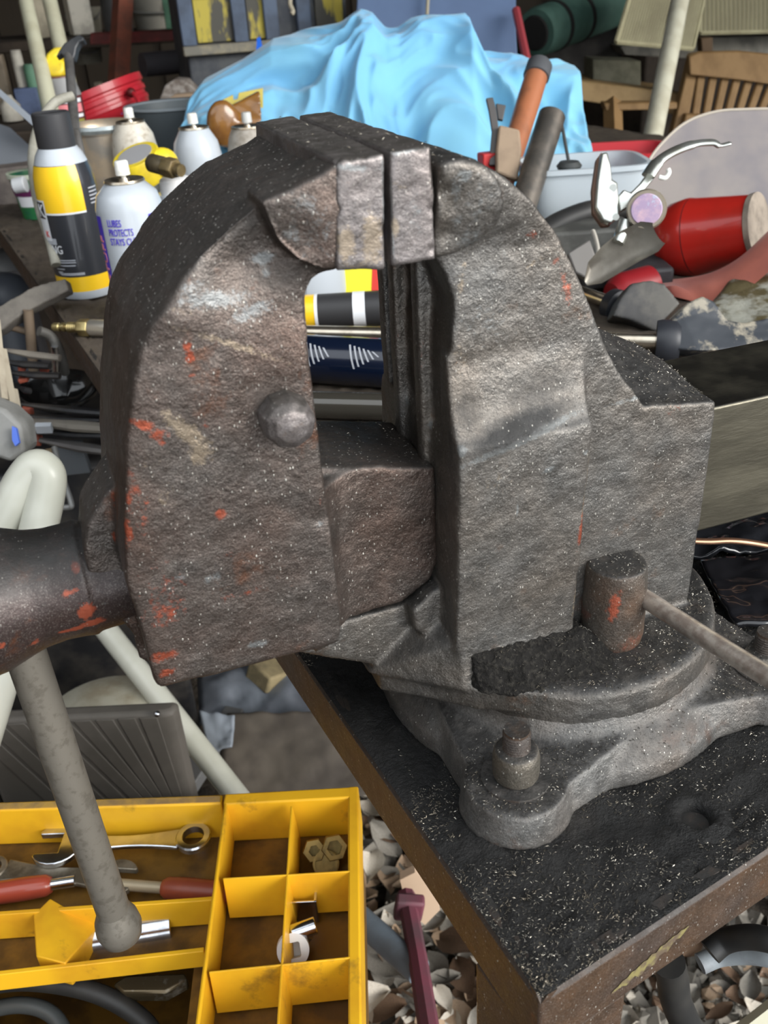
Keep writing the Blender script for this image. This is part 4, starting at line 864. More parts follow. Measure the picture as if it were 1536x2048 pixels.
# second wand behind
a1, a2 = UB(1150, 580, 1.0, .02), UB(1225, 607, .96, .02); d2 = (a2 - a1).normalized(); t = thing('second_spray_gun', a2, 'black gripped spray gun with short steel barrel behind the front one', 'spray gun')
b = nb(); cyl(b, a1 - d2 * .05, a2, .0068, seg=20); part('barrel', b, MATS['lance_steel'], t)
b = nb(); lathe(b, [(0, 0), (.017, 0), (.018, .012), (.013, .016), (0, .016)], a2 - UPV * .002, d2, 24); part('collar', b, GRN, t)
b = nb(); dz_ = depth(a2); prism(b, [U(x, y, min(dz_ - .012, depth(H(1300, 662, ZB)) - .002)) for x, y in ((1238,600),(1262,566),(1300,560),(1328,566),(1350,592),(1362,606),(1330,640),(1312,664),(1262,640),(1225,632))], -BK * .03)
part('grip', cast(b, .0018, 6, .0003, 100), mat('grip_dark', (.045, .044, .044), .6, 0, (.09, .085, .075), 40), t, sm=180)
# tool rack: red can pair - funnel
FR = mat('red_plastic', (.42, .018, .012), .28, 0, (.30, .02, .012), 18, .5, .75, coat=.3)
ax = (U(1500, 452, .98) - U(1335, 480, 1.04)).normalized(); o_ = U(1318, 486, 1.05)
t = thing('red_container', o_ - UPV * .03, 'glossy red tapered plastic container lying on its side at right', 'container')
b = nb(); lathe(b, [(0, 0), (.012, .0), (.030, .006), (.040, .020), (.0425, .038), (.0420, .0415), (.0412, .0415)], o_, ax, 44, closed=False); lathe(b, [(.0412, .0425), (.0418, .0425), (.0405, .050), (.036, .085), (.0335, .105), (.031, .1065), (0, .1065)], o_, ax, 44, closed=False); part('red_body', b, FR, t, sm=50)
b = nb(); lathe(b, [(.0405, .0408), (.0418, .0412), (.0418, .0428), (.0405, .0432)], o_, ax, 44, closed=False); part('seam', b, mat('dark_red_seam', (.10, .01, .01), .5), t)
b = nb(); lathe(b, [(.030, .1055), (.0345, .106), (.0350, .112), (.030, .113), (0, .113)], o_, ax, 44); part('dusty_rim', b, mat('dusty_rim_', (.30, .25, .20), .8, 0, (.18, .15, .12), 40), t)
b = nb(); a1 = UB(1225, 585, 1.0, .02); lathe(b, [(0, 0), (.015, 0), (.022, .01), (.020, .05), (0, .05)], a1 - UPV * .005, (.95, .1, .1), 28); solo('dark_red_knob', b, mat('dark_red', (.28, .015, .02), .4), 'dark red round plastic part behind the spray guns', 'knob')
# salmon coloured rubber sheet under it
SA = mat('salmon_rubber', (.55, .17, .12), .5, 0, (.42, .13, .10), 18, sheen=.2)
b = nb(); rows = []
E1 = [(1325,575,.985),(1370,572,.97),(1425,560,.95),(1480,530,.93),(1536,478,.91),(1600,420,.90)]
E2 = [(1345,590,.975),(1400,604,.955),(1445,612,.935),(1500,572,.915),(1550,530,.895),(1620,470,.88)]
M0 = smooth_pts([U(x, y - 16, d + .03) for x, y, d in E1], 5); M1 = smooth_pts([UB(*e, .02) for e in E1], 5); M2 = smooth_pts([UB(*e, .008) for e in E2], 5)
for i in range(len(M1)):
    m_ = M1[i].lerp(M2[i], .5) + UPV * (.004 + .003 * math.sin(i * .9)); rows.append([b.verts.new(q) for q in (M0[i], M1[i] + UPV * .001, m_, M2[i], M2[i] - UPV * .0015 + BK * .001, m_ - UPV * .004, M1[i] - UPV * .004, M0[i] - UPV * .002)])
for r0, r1 in zip(rows, rows[1:]):
    for j in range(8): b.faces.new((r0[j], r0[(j + 1) % 8], r1[(j + 1) % 8], r1[j]))
b.faces.new(rows[0]); b.faces.new(rows[-1][::-1])
solo('salmon_rubber_sheet', b, SA, 'salmon pink rubber sheet folded under the red container', 'sheet', sm=70)
# perforated mossy grille at far right
t = thing('mossy_grille', H(1520, 640, ZB), 'pale mossy perforated metal piece at the right edge', 'grille')
MG = mat('mossy_metal', (.26, .26, .22), .7, 0, (.075, .060, .025), 34, .42, .56, bump=.5, bs=90, bd=.003)
b = nb(); prism(b, [UB(x, y, .93, .03) for x, y in ((1400,640),(1462,560),(1510,545),(1600,480),(1640,560),(1640,655),(1480,650))], -BK * .03 - UPV * .01); part('grille_body', cast(b, .003, 3, .0015, 60), MG, t, sm=180)
b = nb()
for k in range(10): box(b, UB(1395 + k * 19, 618, .925, .034), (.0035, .003, .008), rot(0, 15, 0))
part('slots', b, mat('slot_dark', (.01, .01, .008), .9), t, kind='stuff', sm=0)
# clear tub, red tray, translucent dusty lid
TR = mat('milky_plastic', (.62, .68, .72), .35, 0, trans=.35, ior=1.2)
c = U(1160, 410, 1.22); c = Vector((c.x, c.y, ZB)); 
t = thing('milky_tub', c, 'milky translucent plastic tub behind the locking pliers', 'tub')
b = nb(); R0 = []
def superell(c, rx, ry, z, n=40, e=4, ang=-.3):
    out = []
    for k in range(n):
        a = 2 * math.pi * k / n; ca, sa = math.cos(a), math.sin(a); x = math.copysign(abs(ca) ** (2 / e), ca) * rx; y = math.copysign(abs(sa) ** (2 / e), sa) * ry
        out.append(Vector((c.x + x * math.cos(ang) - y * math.sin(ang), c.y + x * math.sin(ang) + y * math.cos(ang), z)))
    return out
def loft(bm, loops, cap0=True, cap1=False):
    rr = [[bm.verts.new(p) for p in l] for l in loops]; n = len(rr[0])
    for a, c_ in zip(rr, rr[1:]):
        for k in range(n): bm.faces.new((a[k], a[(k + 1) % n], c_[(k + 1) % n], c_[k]))
    if cap0: bm.faces.new(rr[0][::-1])
    if cap1: bm.faces.new(rr[-1])
    return bm
def tubbox(bm, c, rx, ry, z0, z1, lip=.004, th=.002, taper=.88, e=5, ang=-.3):
    L = [superell(c, rx * taper, ry * taper, z0, e=e, ang=ang), superell(c, rx, ry, z1 - .006, e=e, ang=ang), superell(c, rx + lip, ry + lip, z1 - .006, e=e, ang=ang), superell(c, rx + lip, ry + lip, z1, e=e, ang=ang), superell(c, rx - th, ry - th, z1, e=e, ang=ang), superell(c, (rx - th) * taper, (ry - th) * taper, z0 + th, e=e, ang=ang)]
    return loft(bm, L, True, True)
zt_ = U(1200, 300, 1.25).z; b = nb(); tubbox(b, c, .078, .055, ZB, zt_); part('tub_wall', b, TR, t, sm=40)
b = nb(); tubbox(b, Vector((U(1230, 300, 1.5).x, U(1230, 300, 1.5).y, 0)), .085, .06, ZB, U(1290, 292, 1.5).z, ang=-.4); solo('red_tray', b, mat('bright_red', (.50, .03, .04), .35), 'bright red tray behind the milky tub', 'tray', sm=40)
# big translucent dusty lid standing up
t = thing('translucent_lid', H(1420, 440, ZB), 'large dusty translucent plastic lid standing up at the right', 'lid')
DL = mat('dusty_clear_plastic', (.42, .38, .36), .4, 0, (.30, .28, .30), 9, trans=.40, ior=1.1)
pts = [(1290,440),(1284,400),(1286,360),(1300,318),(1330,280),(1370,246),(1420,226),(1480,219),(1600,222),(1700,260),(1700,440)]
dL = 1.20; b = nb(); prism(b, [U(x, y, dL) for x, y in pts], -BK * .0025)
part('lid_sheet', b, DL, t, sm=0)
b = nb(); tube(b, smooth_pts([U(x, y, dL) for x, y in pts[:-1]], 5), .0018, 8); part('lid_edge', b, mat('lid_edge', (.45, .40, .33), .5), t)
b = nb(); a1, a2 = U(1260, 452, 1.12), U(1640, 450, 1.12); cyl(b, a1, a2, .012, seg=16); solo('dark_pipe', b, mat('dark_pipe', (.045, .043, .04), .6), 'dark pipe lying along the foot of the translucent lid', 'pipe')
# locking pliers
PL = mat('plated_steel', (.60, .62, .58), .28, .85, (.42, .42, .36), 30)
dP = .86
t = thing('locking_pliers', H(1230, 520, ZB), 'bright plated locking pliers standing open on the clutter at right', 'pliers')
b = nb(); prism(b, [U(x, y, dP) for x, y in ((1203,305),(1216,303),(1222,330),(1225,358),(1236,364),(1238,400),(1240,432),(1222,446),(1205,440),(1192,414),(1196,360))], -BK * .010); part('jaw_arm', b, PL, t, bev=.002, bseg=3)
b = nb(); prism(b, [U(x, y, dP + .009) for x, y in ((1193,318),(1204,303),(1204,440),(1222,450),(1205,452),(1186,425),(1184,380))], -BK * .008); part('rear_plate', b, mat('rust_edge', (.16, .09, .06), .6), t, bev=.001)
b = nb(); cyl(b, U(1226, 376, dP - .001), U(1226, 376, dP + .004), .0035, seg=16); part('rivet', b, PL, t)
b = nb(); cyl(b, U(1232, 434, dP - .001), U(1232, 434, dP + .004), .003, seg=16); part('rivet', b, PL, t)
b = nb(); prism(b, [U(x, y, dP + .002) for x, y in ((1236,392),(1248,378),(1262,384),(1280,366),(1300,338),(1318,338),(1306,360),(1286,384),(1266,398),(1256,416),(1240,424))], -BK * .005); part('lever_plate', b, PL, t, bev=.0015)
b = nb(); tube(b, smooth_pts([U(x, y, dP - .001) for x, y in ((1296,352),(1318,322),(1350,302),(1390,288),(1425,285),(1440,291),(1462,286))], 6), [.0075] * 6 + [.0062] * 12 + [.005] * 12 + [.003] * 6 + [.0018], 14, squash=.55); part('handle', b, PL, t, sm=60)
b = nb(); tube(b, smooth_pts([U(x, y, dP - .004) for x, y in ((1318,354),(1330,356),(1338,346),(1336,338))], 5), .0022, 10); part('release_hook', b, mat('white_hook', (.75, .75, .70), .4), t)
b = nb(); tube(b, [U(1252, 446, dP), U(1236, 486, dP - .002)], [.0075, .0055], 16); part('adjusting_stub', b, PL, t)
# purple gauge knob
kc = U(1293, 419, .84); kd = (CAM - kc).normalized(); t = thing('round_gauge', (kc.x, kc.y, kc.z - .02), 'round gauge-like disc with a mottled pink and violet face beside the pliers', 'gauge')
b = nb(); lathe(b, [(0, -.022), (.0165, -.022), (.018, -.018), (.018, -.004), (.0165, 0), (0, 0)], kc, kd, 36); part('cap_ring', b, mat('tan_metal', (.30, .26, .20), .4, .4), t)
b = nb(); lathe(b, [(0, .0002), (.0140, .0002), (.0132, .0012), (0, .0014)], kc, kd, 32); part('cap_face', b, mat('violet_face', (.40, .30, .44), .35, 0, (.62, .42, .48), 60, dirt=(.45, .50, .62), dsc=90, dlo=.55, dhi=.6), t, label='mottled pink and violet face')
# grey trowel / scoop
t = thing('metal_scoop', H(1235, 600, ZB), 'dull grey folded metal scoop lying below the pliers', 'scoop')
SC = mat('scoop_grey', (.30, .28, .24), .42, .5, (.20, .18, .15), 30)
b = nb(); rows = []
for x, y, d, w_ in ((1172, 566, .875, .003), (1190, 545, .87, .012), (1220, 520, .86, .0150), (1260, 492, .85, .0165), (1300, 472, .84, .0160), (1318, 466, .835, .011)):
    c_ = U(x, y, d); a_ = (U(1318, 466, .835) - U(1172, 566, .875)).normalized(); s_ = a_.cross(-BK).normalized(); row = []
    for k in range(9):
        th = math.radians(-80 + k * 20); row.append(c_ + s_ * math.sin(th) * w_ + BK * (-math.cos(th) * w_ * .7))
    row += [p_ + BK * .0015 for p_ in row[::-1]]; rows.append([b.verts.new(q) for q in row])
for r0, r1 in zip(rows, rows[1:]):
    for j in range(18): b.faces.new((r0[j], r0[(j + 1) % 18], r1[(j + 1) % 18], r1[j]))
b.faces.new(rows[0]); b.faces.new(rows[-1][::-1]); part('scoop_body', b, SC, t, sm=40)
b = nb(); tube(b, smooth_pts([U(1186, 462, .93), U(1192, 480, .92), U(1196, 506, .91), U(1190, 540, .90)], 6), .0022, 10); solo('bent_wire', b, mat('pale_wire', (.55, .52, .46), .5), 'pale bent wire standing left of the metal scoop', 'wire')
b = nb(); prism(b, [U(x, y, .95) for x, y in ((1135,505),(1180,478),(1195,520),(1180,560),(1150,545))], -BK * .012); solo('grey_plate', b, mat('grey_plate_', (.20, .19, .18), .5, .3), 'small grey plate between vise and metal scoop', 'plate', bev=.002)
for i, (x, y, d, sx, sz, colr, lb) in enumerate(((1150, 450, 1.08, .13, .035, (.06, .06, .055), 'low dark grey box filled with rags beyond the vise'), (1240, 560, 1.02, .10, .02, (.02, .02, .022), 'flat black case lying under the metal scoop'))):
    c_ = U(x, y, d); b = nb(); h_ = max(.02, c_.z - ZB); box(b, Vector((c_.x, c_.y, ZB + h_ / 2)), (sx, .06, h_), Matrix.Rotation(-.3, 4, 'Z')); solo('storage_box' if i == 0 else 'flat_case', b, mat('boxcol%d' % i, colr, .6, 0, tuple(k * 1.8 for k in colr), 30), lb, 'box' if i == 0 else 'case', bev=.004)
b = nb(); tube(b, smooth_pts([U(1080, 470, 1.08), U(1130, 440, 1.10), U(1200, 420, 1.12), U(1290, 428, 1.12), U(1400, 470, 1.08)], 6), .013, 14); solo('black_hose', b, BK_, 'thick black hose lying beyond the right jaw', 'hose')
b = nb(); tubbox(b, Vector((U(1130, 440, 1.27).x, U(1130, 440, 1.27).y, 0)), .10, .05, ZB, U(1130, 395, 1.27).z, ang=-.2); solo('blue_grey_tray', b, mat('blue_grey_plastic', (.22, .27, .33), .4), 'blue grey plastic tray below the milky tub', 'tray', sm=40)
# hammers and pipes standing behind the right jaw
WD_ = mat('orange_handle_wood', (.36, .13, .06), .45, 0, (.26, .10, .05), 30, stretch=(1, 1, .2))
a1, a2 = U(1030, 290, 1.26), U(1078, 135, 1.30); t = thing('wooden_handled_tool', (a1.x, a1.y, ZB), 'tool with orange wooden handle and grey tip standing behind the jaws', 'tool')
dd = (a2 - a1).normalized(); b = nb(); tube(b, [a1 - dd * .10, a1, a1.lerp(a2, .6), a2], [.014, .0155, .0165, .016], 20); part('wooden_handle', b, WD_, t)
b = nb(); tube(b, [a2 - dd * .018, a2 - dd * .017, a2 + dd * .004, a2 + dd * .008], [.0160, .0185, .0180, .015], 20); part('grey_tip', b, mat('grey_tip', (.075, .078, .085), .6), t)
PG = mat('grimy_pipe', (.075, .068, .060), .45, .4, (.14, .12, .10), 30)
a1, a2 = U(1050, 400, 1.14), U(1104, 232, 1.17); dd = (a2 - a1).normalized(); b = nb(); lathe(b, [(.0135, -.06), (.0165, -.06), (.0172, (a2 - a1).length - .004), (.0172, (a2 - a1).length), (.0150, (a2 - a1).length), (.0135, .0)], a1, dd, 28, closed=False); t = thing('grey_pipe', a1, 'grimy grey open pipe leaning behind the right jaw', 'pipe'); part('pipe_wall', b, PG, t)
b = nb(); lathe(b, [(0, 0), (.015, 0), (.015, .001), (0, .001)], a2 - dd * .02, dd, 20); part('bore', b, mat('bore_dark', (.02, .018, .016), .8), t)
b = nb(); P = [U(x, y, 1.16) for x, y in ((972, 196), (986, 194), (992, 215), (998, 260), (994, 330), (978, 330), (984, 262), (978, 222))]; prism(b, P, -BK * .006); P = [U(x, y, 1.17) for x, y in ((992, 206), (1012, 210), (1006, 240), (996, 238))]; prism(b, P, -BK * .006)
solo('claw_tool', b, mat('claw_grey', (.085, .080, .078), .5, .4), 'flat dark grey claw tool standing right of the blue cloth', 'tool', bev=.001, kind=None)
b = nb(); P = [U(x, y, 1.15) for x, y in ((998, 248), (1040, 258), (1044, 300), (1036, 360), (992, 345), (992, 300))]; prism(b, P, -BK * .012); solo('tan_block', b, mat('tan_wood', (.30, .22, .15), .75, 0, (.22, .16, .11), 30), 'worn tan wooden block between claw tool and grey pipe', 'block', bev=.003)
b = nb(); box(b, U(985, 345, 1.18), (.035, .02, .05)); solo('red_tin', b, mat('red_tin', (.45, .03, .03), .4), 'small red tin peeping over the right jaw', 'tin', bev=.002)
b = nb(); c_ = U(1138, 338, 1.16); lathe(b, [(0, 0), (.014, 0), (.016, .004), (.012, .009), (0, .010)], c_, (0, 0, 1), 24, ); tube(b, [c_ + UPV * .005, U(1122, 240, 1.17)], .0022, 8); solo('round_base_rod', b, mat('dark_rod', (.06, .065, .065), .5, .3), 'thin grey rod on a round dark base beside the pipe', 'rod')
# clear bowl rim and pot behind blue cloth
c_ = U(1150, 235, 1.62); t = thing('glass_bowl', (c_.x, c_.y, ZB), 'bright rimmed clear glass bowl standing on edge behind the blue cloth', 'bowl')
ax = Vector((.55, -.8, .25)).normalized()
b = nb(); lathe(b, [(.0, .03), (.040, .024), (.060, .008), (.066, 0), (.070, -.002), (.070, .002), (.064, .006), (.058, .012), (.038, .029), (0, .034)], U(1125, 235, 1.62), -ax, 44, closed=False); part('glass_wall', b, mat('bowl_glass', (.75, .85, .92), .08, 0, trans=.8, ior=1.4), t, sm=60)
b = nb(); lathe(b, [(.0665, -.003), (.0715, -.003), (.0715, .002), (.0665, .002)], U(1125, 235, 1.62), -ax, 44, closed=False); part('bowl_rim', b, mat('pale_rim', (.62, .72, .82), .2), t)

# ================================================================ blue cloth
t = None
BC = N('blue_cloth'); cc = BC.mix(BC.ramp(BC.noise(6, 3), .4, .65), (.17, .45, .70), (.21, .52, .72)); BC.ln(cc, BC.b.inputs['Base Color']); BC.b.inputs['Roughness'].default_value = .8; BC.b.inputs['Sheen Weight'].default_value = .3
BC.bump(BC.noise(700, 2), .12, .0005); MATS['bc'] = BC.m
sil = [(388,215),(398,182),(425,150),(500,110),(560,70),(600,62),(650,52),(690,36),(725,20),(748,26),(770,47),(795,52),(830,36),(880,27),(922,20),(940,60),(960,98),(1000,106),(1040,112),(1090,118),(1130,124),(1138,180),(1140,260)]
dC = 1.62; oC = U(760, 300, dC); rx = Vector((RT.x, RT.y, 0)).normalized(); ry = Vector((-rx.y, rx.x, 0)); 
SX = [(U(x, y, dC) - oC).dot(rx) for x, y in sil]; SZ = [U(x, y, dC).z for x, y in sil]
nx, nyy = 230, 120; b = nb(); vs = []
x0_, x1_ = SX[0], SX[-1]
def ridge(x, y, s, seed): return 1 - abs(noise.noise(Vector((x * s, y * s, seed)))) * 2
for i in range(nx + 1):
    u = x0_ + (x1_ - x0_) * i / nx; top = float(np.interp(u, SX, SZ)) - ZB; col_ = []
    for j in range(nyy + 1):
        v = j / nyy                       # 0 front foot, 1 back foot
        w_ = .22; yy = -w_ + v * w_ * 1.7
        f = min(1, math.sin(min(1, v / .60) * math.pi / 2) ** .75) if v < .6 else max(0, math.cos((v - .6) / .4 * math.pi / 2)) ** .5
        x_, z_ = u, v * .55
        wx = x_ + .10 * noise.noise(Vector((x_ * 5, z_ * 5, 3))); wz = z_ + .10 * noise.noise(Vector((x_ * 5, z_ * 5, 9)))
        fold = .55 * ridge(wx, wz + .35 * wx, 5.0, 1) + .35 * ridge(wx * 1.1, wz - .5 * wx, 9.5, 5) + .10 * ridge(wx, wz, 24, 8)
        edge = min(1, v / .08, (1 - v) / .08)
        amp = .050 * min(1, max(0, (u + .20) / .15)) + .020
        hgt = top * f + (fold - .45) * amp * (1 - .75 * abs(f - .0) ** 6) * edge
        yy += (fold - .5) * -.060 * edge * (1 - f * .4)
        col_.append(b.verts.new(oC + rx * u + ry * yy + UPV * (ZB - oC.z + max(.002, hgt))))
    vs.append(col_)
for i in range(nx):
    for j in range(nyy): b.faces.new((vs[i][j], vs[i + 1][j], vs[i + 1][j + 1], vs[i][j + 1]))
o = solo('blue_cloth', b, MATS['bc'], 'large crumpled bright blue cloth heaped on the bench behind the jaws', 'cloth', sm=180)
m_ = o.modifiers.new('solid', 'SOLIDIFY'); m_.thickness = .002

# ================================================================ far background
def upright(name, pts, d, th, m, label, cat, parent=None, bev=.003, **k):
    b = nb(); prism(b, [U(x, y, d) for x, y in pts], HD * th)
    return part(name, b, m, parent, bev=bev, **k) if parent else solo(name, b, m, label, cat, bev=bev, **k)
CRB = mat('crate_blue', (.10, .135, .20), .6, 0, (.07, .09, .13), 14)
CRD = mat('crate_dark', (.055, .060, .072), .7, 0, (.09, .095, .10), 20)
CRY = mat('yellow_stencil', (.55, .45, .08), .75, 0, (.10, .095, .08), 22, .46, .54, stretch=(1, 1, .3))
LDG = mat('pale_ledge', (.20, .19, .16), .7, 0, (.38, .33, .22), 20)
DK = mat('near_black', (.012, .011, .010), .9)
def crate(px0, px1, py0, py1, d, label, ribs, panels):
    a0 = U(px0, py1, d); a1 = U(px1, py1 + (px1 - px0) * .10, d + .12); zt_ = U(px0, py0, d).z; t = thing('blue_crate', (a0.x, a0.y, 0), label, 'crate', 'blue crates behind the cloth')
    dd = (Vector((a1.x, a1.y, 0)) - Vector((a0.x, a0.y, 0))); L = dd.length; dd.normalize(); n_ = Vector((-dd.y, dd.x, 0)); A0 = Vector((a0.x, a0.y, 0))
    b = nb(); prism(b, [A0 + UPV * 0, A0 + dd * L, A0 + dd * L + n_ * .35, A0 + n_ * .35], (0, 0, zt_)); part('crate_body', b, CRD, t, bev=.006)
    zl_ = a0.z
    b = nb(); prism(b, [A0 - n_ * .030 - dd * .01 + UPV * zl_, A0 - n_ * .030 + dd * (L + .01) + UPV * zl_, A0 + dd * (L + .01) + UPV * zl_ , A0 - dd * .01 + UPV * zl_], (0, 0, -.022)); part('ledge', b, LDG, t, bev=.003)
    for k in ribs:
        b = nb(); c_ = A0 + dd * (L * k) - n_ * .012 + UPV * ((zl_ + zt_) / 2); box(b, c_, (.035, .024, zt_ - zl_), Matrix.Rotation(math.atan2(dd.y, dd.x), 4, 'Z')); part('rib', b, CRB, t, bev=.003)
    for k0, k1 in panels:
        b = nb(); c_ = A0 + dd * (L * (k0 + k1) / 2) - n_ * .006 + UPV * ((zl_ + zt_) / 2); box(b, c_, (L * (k1 - k0), .010, (zt_ - zl_) * .92), Matrix.Rotation(math.atan2(dd.y, dd.x), 4, 'Z')); part('stencil_panel', b, CRY, t, bev=.002, label='panel with worn yellow stencil')
    b = nb(); prism(b, [A0 - n_ * .03 + UPV * zt_, A0 - n_ * .03 + dd * L + UPV * zt_, A0 + dd * L + n_ * .36 + UPV * zt_, A0 + n_ * .36 + UPV * zt_], (0, 0, .03)); part('crate_lid', b, LDG, t, bev=.004)
crate(372, 700, -6, 92, 2.25, 'dirty blue crate with yellow stencilled panels behind the blue cloth', (.02, .33, .52, .72), ((.07, .29), (.38, .48), (.80, .97)))
upright('blue_board', [(718,-60),(1032,-60),(1032,60),(1036,130),(1040,220),(700,220)], 2.15, .03, mat('slate_blue', (.125, .19, .33), .6, 0, (.11, .165, .29), 5), 'large flat slate blue board standing behind the blue cloth', 'board')
b = nb(); tube(b, [U(857, -20, 2.13), U(854, 30, 2.13)], .004, 8); solo('string', b, mat('pale_cord', (.42, .38, .28), .8), 'short pale cord hanging on the slate blue panel', 'cord')
b = nb(); tube(b, smooth_pts([U(582, -10, 2.1), U(580, 8, 2.1), U(586, 22, 2.1), U(583, 28, 2.1)], 4), .005, 8); solo('rope_end', b, mat('rope', (.45, .40, .30), .8), 'frayed rope end hanging over the blue crate', 'rope')
b = nb(); P = [U(x, y, 1.95) for x, y in ((506, 250), (512, 104), (514, 76), (520, 74), (526, 102), (532, 250))]; prism(b, P, HD * .008); solo('blue_peg', b, mat('vivid_blue', (.02, .15, .75), .4), 'small vivid blue plastic peg sticking up by the cloth', 'peg')
RW = mat('red_post_paint', (.24, .075, .045), .7, 0, (.15, .06, .04), 20)
def post(name, p, q, w_, m, label, cat='post', d=2.3, d2=None):
    a1, a2 = U(*p, d), U(*q, d2 or d); dd = a2 - a1; 
    b = nb(); tube(b, [a1, a2], w_, 4 if name != 'white_pole' else 16); return solo(name, b, m, label, cat, sm=0 if name != 'white_pole' else 60)
post('red_wooden_post', (248, -40), (228, 330), .030, RW, 'reddish wooden post standing behind the red bucket', d=2.6, d2=2.45)
upright('red_rail', [(180,66),(372,60),(372,80),(180,90)], 2.7, .05, mat('red_rail_paint', (.24, .045, .04), .6, 0, (.15, .04, .035), 20), 'dull red horizontal rail behind the reddish post', 'rail')
b = nb(); cyl(b, U(285, 130, 2.5), U(420, 118, 2.6), .030, seg=20); solo('dark_roll', b, mat('dark_roll', (.055, .05, .055), .7), 'dark grey roll lying below the red rail', 'roll')
upright('rag_bundle', [(318,200),(330,170),(350,158),(372,160),(392,180),(396,205)], 2.2, .06, mat('grey_rags', (.16, .13, .11), .9, 0, (.34, .31, .28), 60), 'grey brown rag bundle left of the blue cloth', 'rags')
upright('cardboard_flap', [(315,212),(350,188),(400,185),(420,240),(300,240)], 2.05, .02, mat('cardboard', (.34, .25, .17), .85), 'tan cardboard flap beside the blue cloth', 'cardboard')
PO = mat('cream_pole', (.55, .54, .40), .5, 0, (.48, .46, .33), 20)
post('white_pole', (38, -60), (134, 365), .0125, PO, 'long cream pole leaning at far left, passing behind the black can cap', 'pole', 1.75, 1.36)
post('white_pole', (85, -60), (146, 200), .0155, PO, 'shorter cream pole leaning right of the long one', 'pole', 2.0, 1.9)
post('white_pole', (1384, -120), (1302, 290), .0205, mat('cream_pole2', (.58, .56, .44), .5, 0, (.48, .45, .34), 20), 'long cream pole leaning in front of the wooden chair', 'pole', 2.2, 1.9)
# white pails
def pail(px, py, r_px, h_px, d, label, m, tilt=None):
    c_ = U(px, py, d); k = d / F; r = r_px * k; h = h_px * k; t = thing('white_pail', c_ - UPV * h, label, 'pail', 'old white pails on the far shelf')
    b = nb(); shell(b, [(r * .86, 0), (r * .98, h * .86), (r, h * .86), (r * 1.04, h)], .004, o=c_ - UPV * h, seg=32); part('pail_wall', b, m, t)
    b = nb(); tube(b, smooth_pts([c_ + RT * (-r) - UPV * h * .15, c_ + RT * (-r * .7) - UPV * h * .45 - HD * r, c_ + RT * (r * .7) - UPV * h * .45 - HD * r, c_ + RT * r - UPV * h * .15], 6), .003, 6); part('pail_handle', b, mat('wire_grey', (.25, .24, .22), .5), t)
    return t
PW = mat('old_white_plastic', (.34, .32, .26), .7, 0, (.24, .22, .17), 12)
pail(165, 15, 34, 48, 3.1, 'upper old white pail at top left behind the cream poles', PW)
pail(170, 82, 30, 40, 3.0, 'lower old white pail below another at top left', PW)
pail(307, -10, 50, 62, 3.1, 'old white pail streaked with dark drips above the red rail', mat('streaked_pail', (.33, .31, .26), .7, 0, (.06, .05, .04), 10, .60, .63, stretch=(1, 1, .25)))
# shelf carrying the pails and the junk
SHM = mat('shelf_wood', (.07, .052, .038), .85, 0, (.04, .03, .022), 10)
sh = thing('rear_shelf', Wp(-.55, 3.5), 'dark wooden shelf with junk along the back at top left', 'shelf')
zs = U(165, 64, 3.1).z
for z_ in (zs, zs - .33, zs - .66): b = nb(); box(b, Wp(-.55, 3.50, z_ - .02), (1.9, .55, .03), Matrix.Rotation(math.atan2(HR.y, HR.x), 4, 'Z')); part('shelf_board', b, SHM, sh, bev=.003)
for a_ in (-1.45, .35):
    for e_ in (3.26, 3.74): b = nb(); box(b, Wp(a_, e_, (zs + .5) / 2), (.05, .05, zs + .5)); part('shelf_post', b, SHM, sh)
JC = [(.50, .44, .32), (.16, .18, .20), (.08, .11, .20), (.26, .21, .15), (.50, .47, .40), (.05, .05, .05), (.22, .08, .06), (.10, .22, .14)]
jn = ['cream', 'slate', 'navy', 'brown', 'grey', 'black', 'maroon', 'green']
JL = [(-.95, 0, .10, .16, 0), (-.82, 0, .07, .11, 4), (-.70, 0, .09, .13, 5), (-.52, 0, .05, .12, 7), (-.02, 0, .07, .10, 3), (.14, 0, .06, .14, 1), (.32, 0, .08, .12, 5),
      (-.98, 1, .12, .15, 2), (-.80, 1, .08, .19, 0), (-.66, 1, .07, .12, 6), (-.50, 1, .10, .10, 1), (-.33, 1, .08, .14, 5), (-.12, 1, .10, .13, 4), (.08, 1, .09, .16, 3), (.26, 1, .10, .12, 2),
      (-.9, 2, .14, .14, 5), (-.7, 2, .10, .18, 3), (-.45, 2, .12, .12, 1), (-.2, 2, .12, .15, 5), (.1, 2, .14, .12, 6)]
wl = ['first', 'second', 'third', 'fourth', 'fifth', 'sixth', 'seventh', 'eighth']; cnt = {}
for a_, lv, r_, h_, k in JL:
    z_ = zs - .33 * lv - .003; c_ = Wp(a_ - .05, 3.38, z_); cnt[lv] = cnt.get(lv, 0) + 1
    m = mat('jug_' + jn[k], JC[k], .6, 0, tuple(v * .6 for v in JC[k]), 15); rr = r_ * .5
    b = nb()
    if k % 3 == 0: lathe(b, [(0, 0), (rr * .95, 0), (rr, .01), (rr, h_ * .65), (rr * .45, h_ * .85), (rr * .35, h_), (0, h_)], c_, seg=20); nm = 'jug'
    elif k % 3 == 1: box(b, c_ + UPV * h_ / 2, (r_, r_ * .8, h_), Matrix.Rotation(random.uniform(-.5, .5), 4, 'Z')); nm = 'storage_box'
    else: lathe(b, [(0, 0), (rr, 0), (rr, h_), (rr * .9, h_ + .004), (0, h_ + .004)], c_, seg=20); nm = 'tin'
    pos = '%s from the left on the %s board' % (wl[cnt[lv] - 1], ('top', 'middle', 'bottom')[lv])
    solo(nm, b, m, 'dusty %s %s on the rear shelf, %s' % (jn[k], nm.replace('_', ' '), pos), nm.replace('storage_', ''), 'junk on the rear shelf', sm=40, bev=.003 if nm == 'storage_box' else 0)
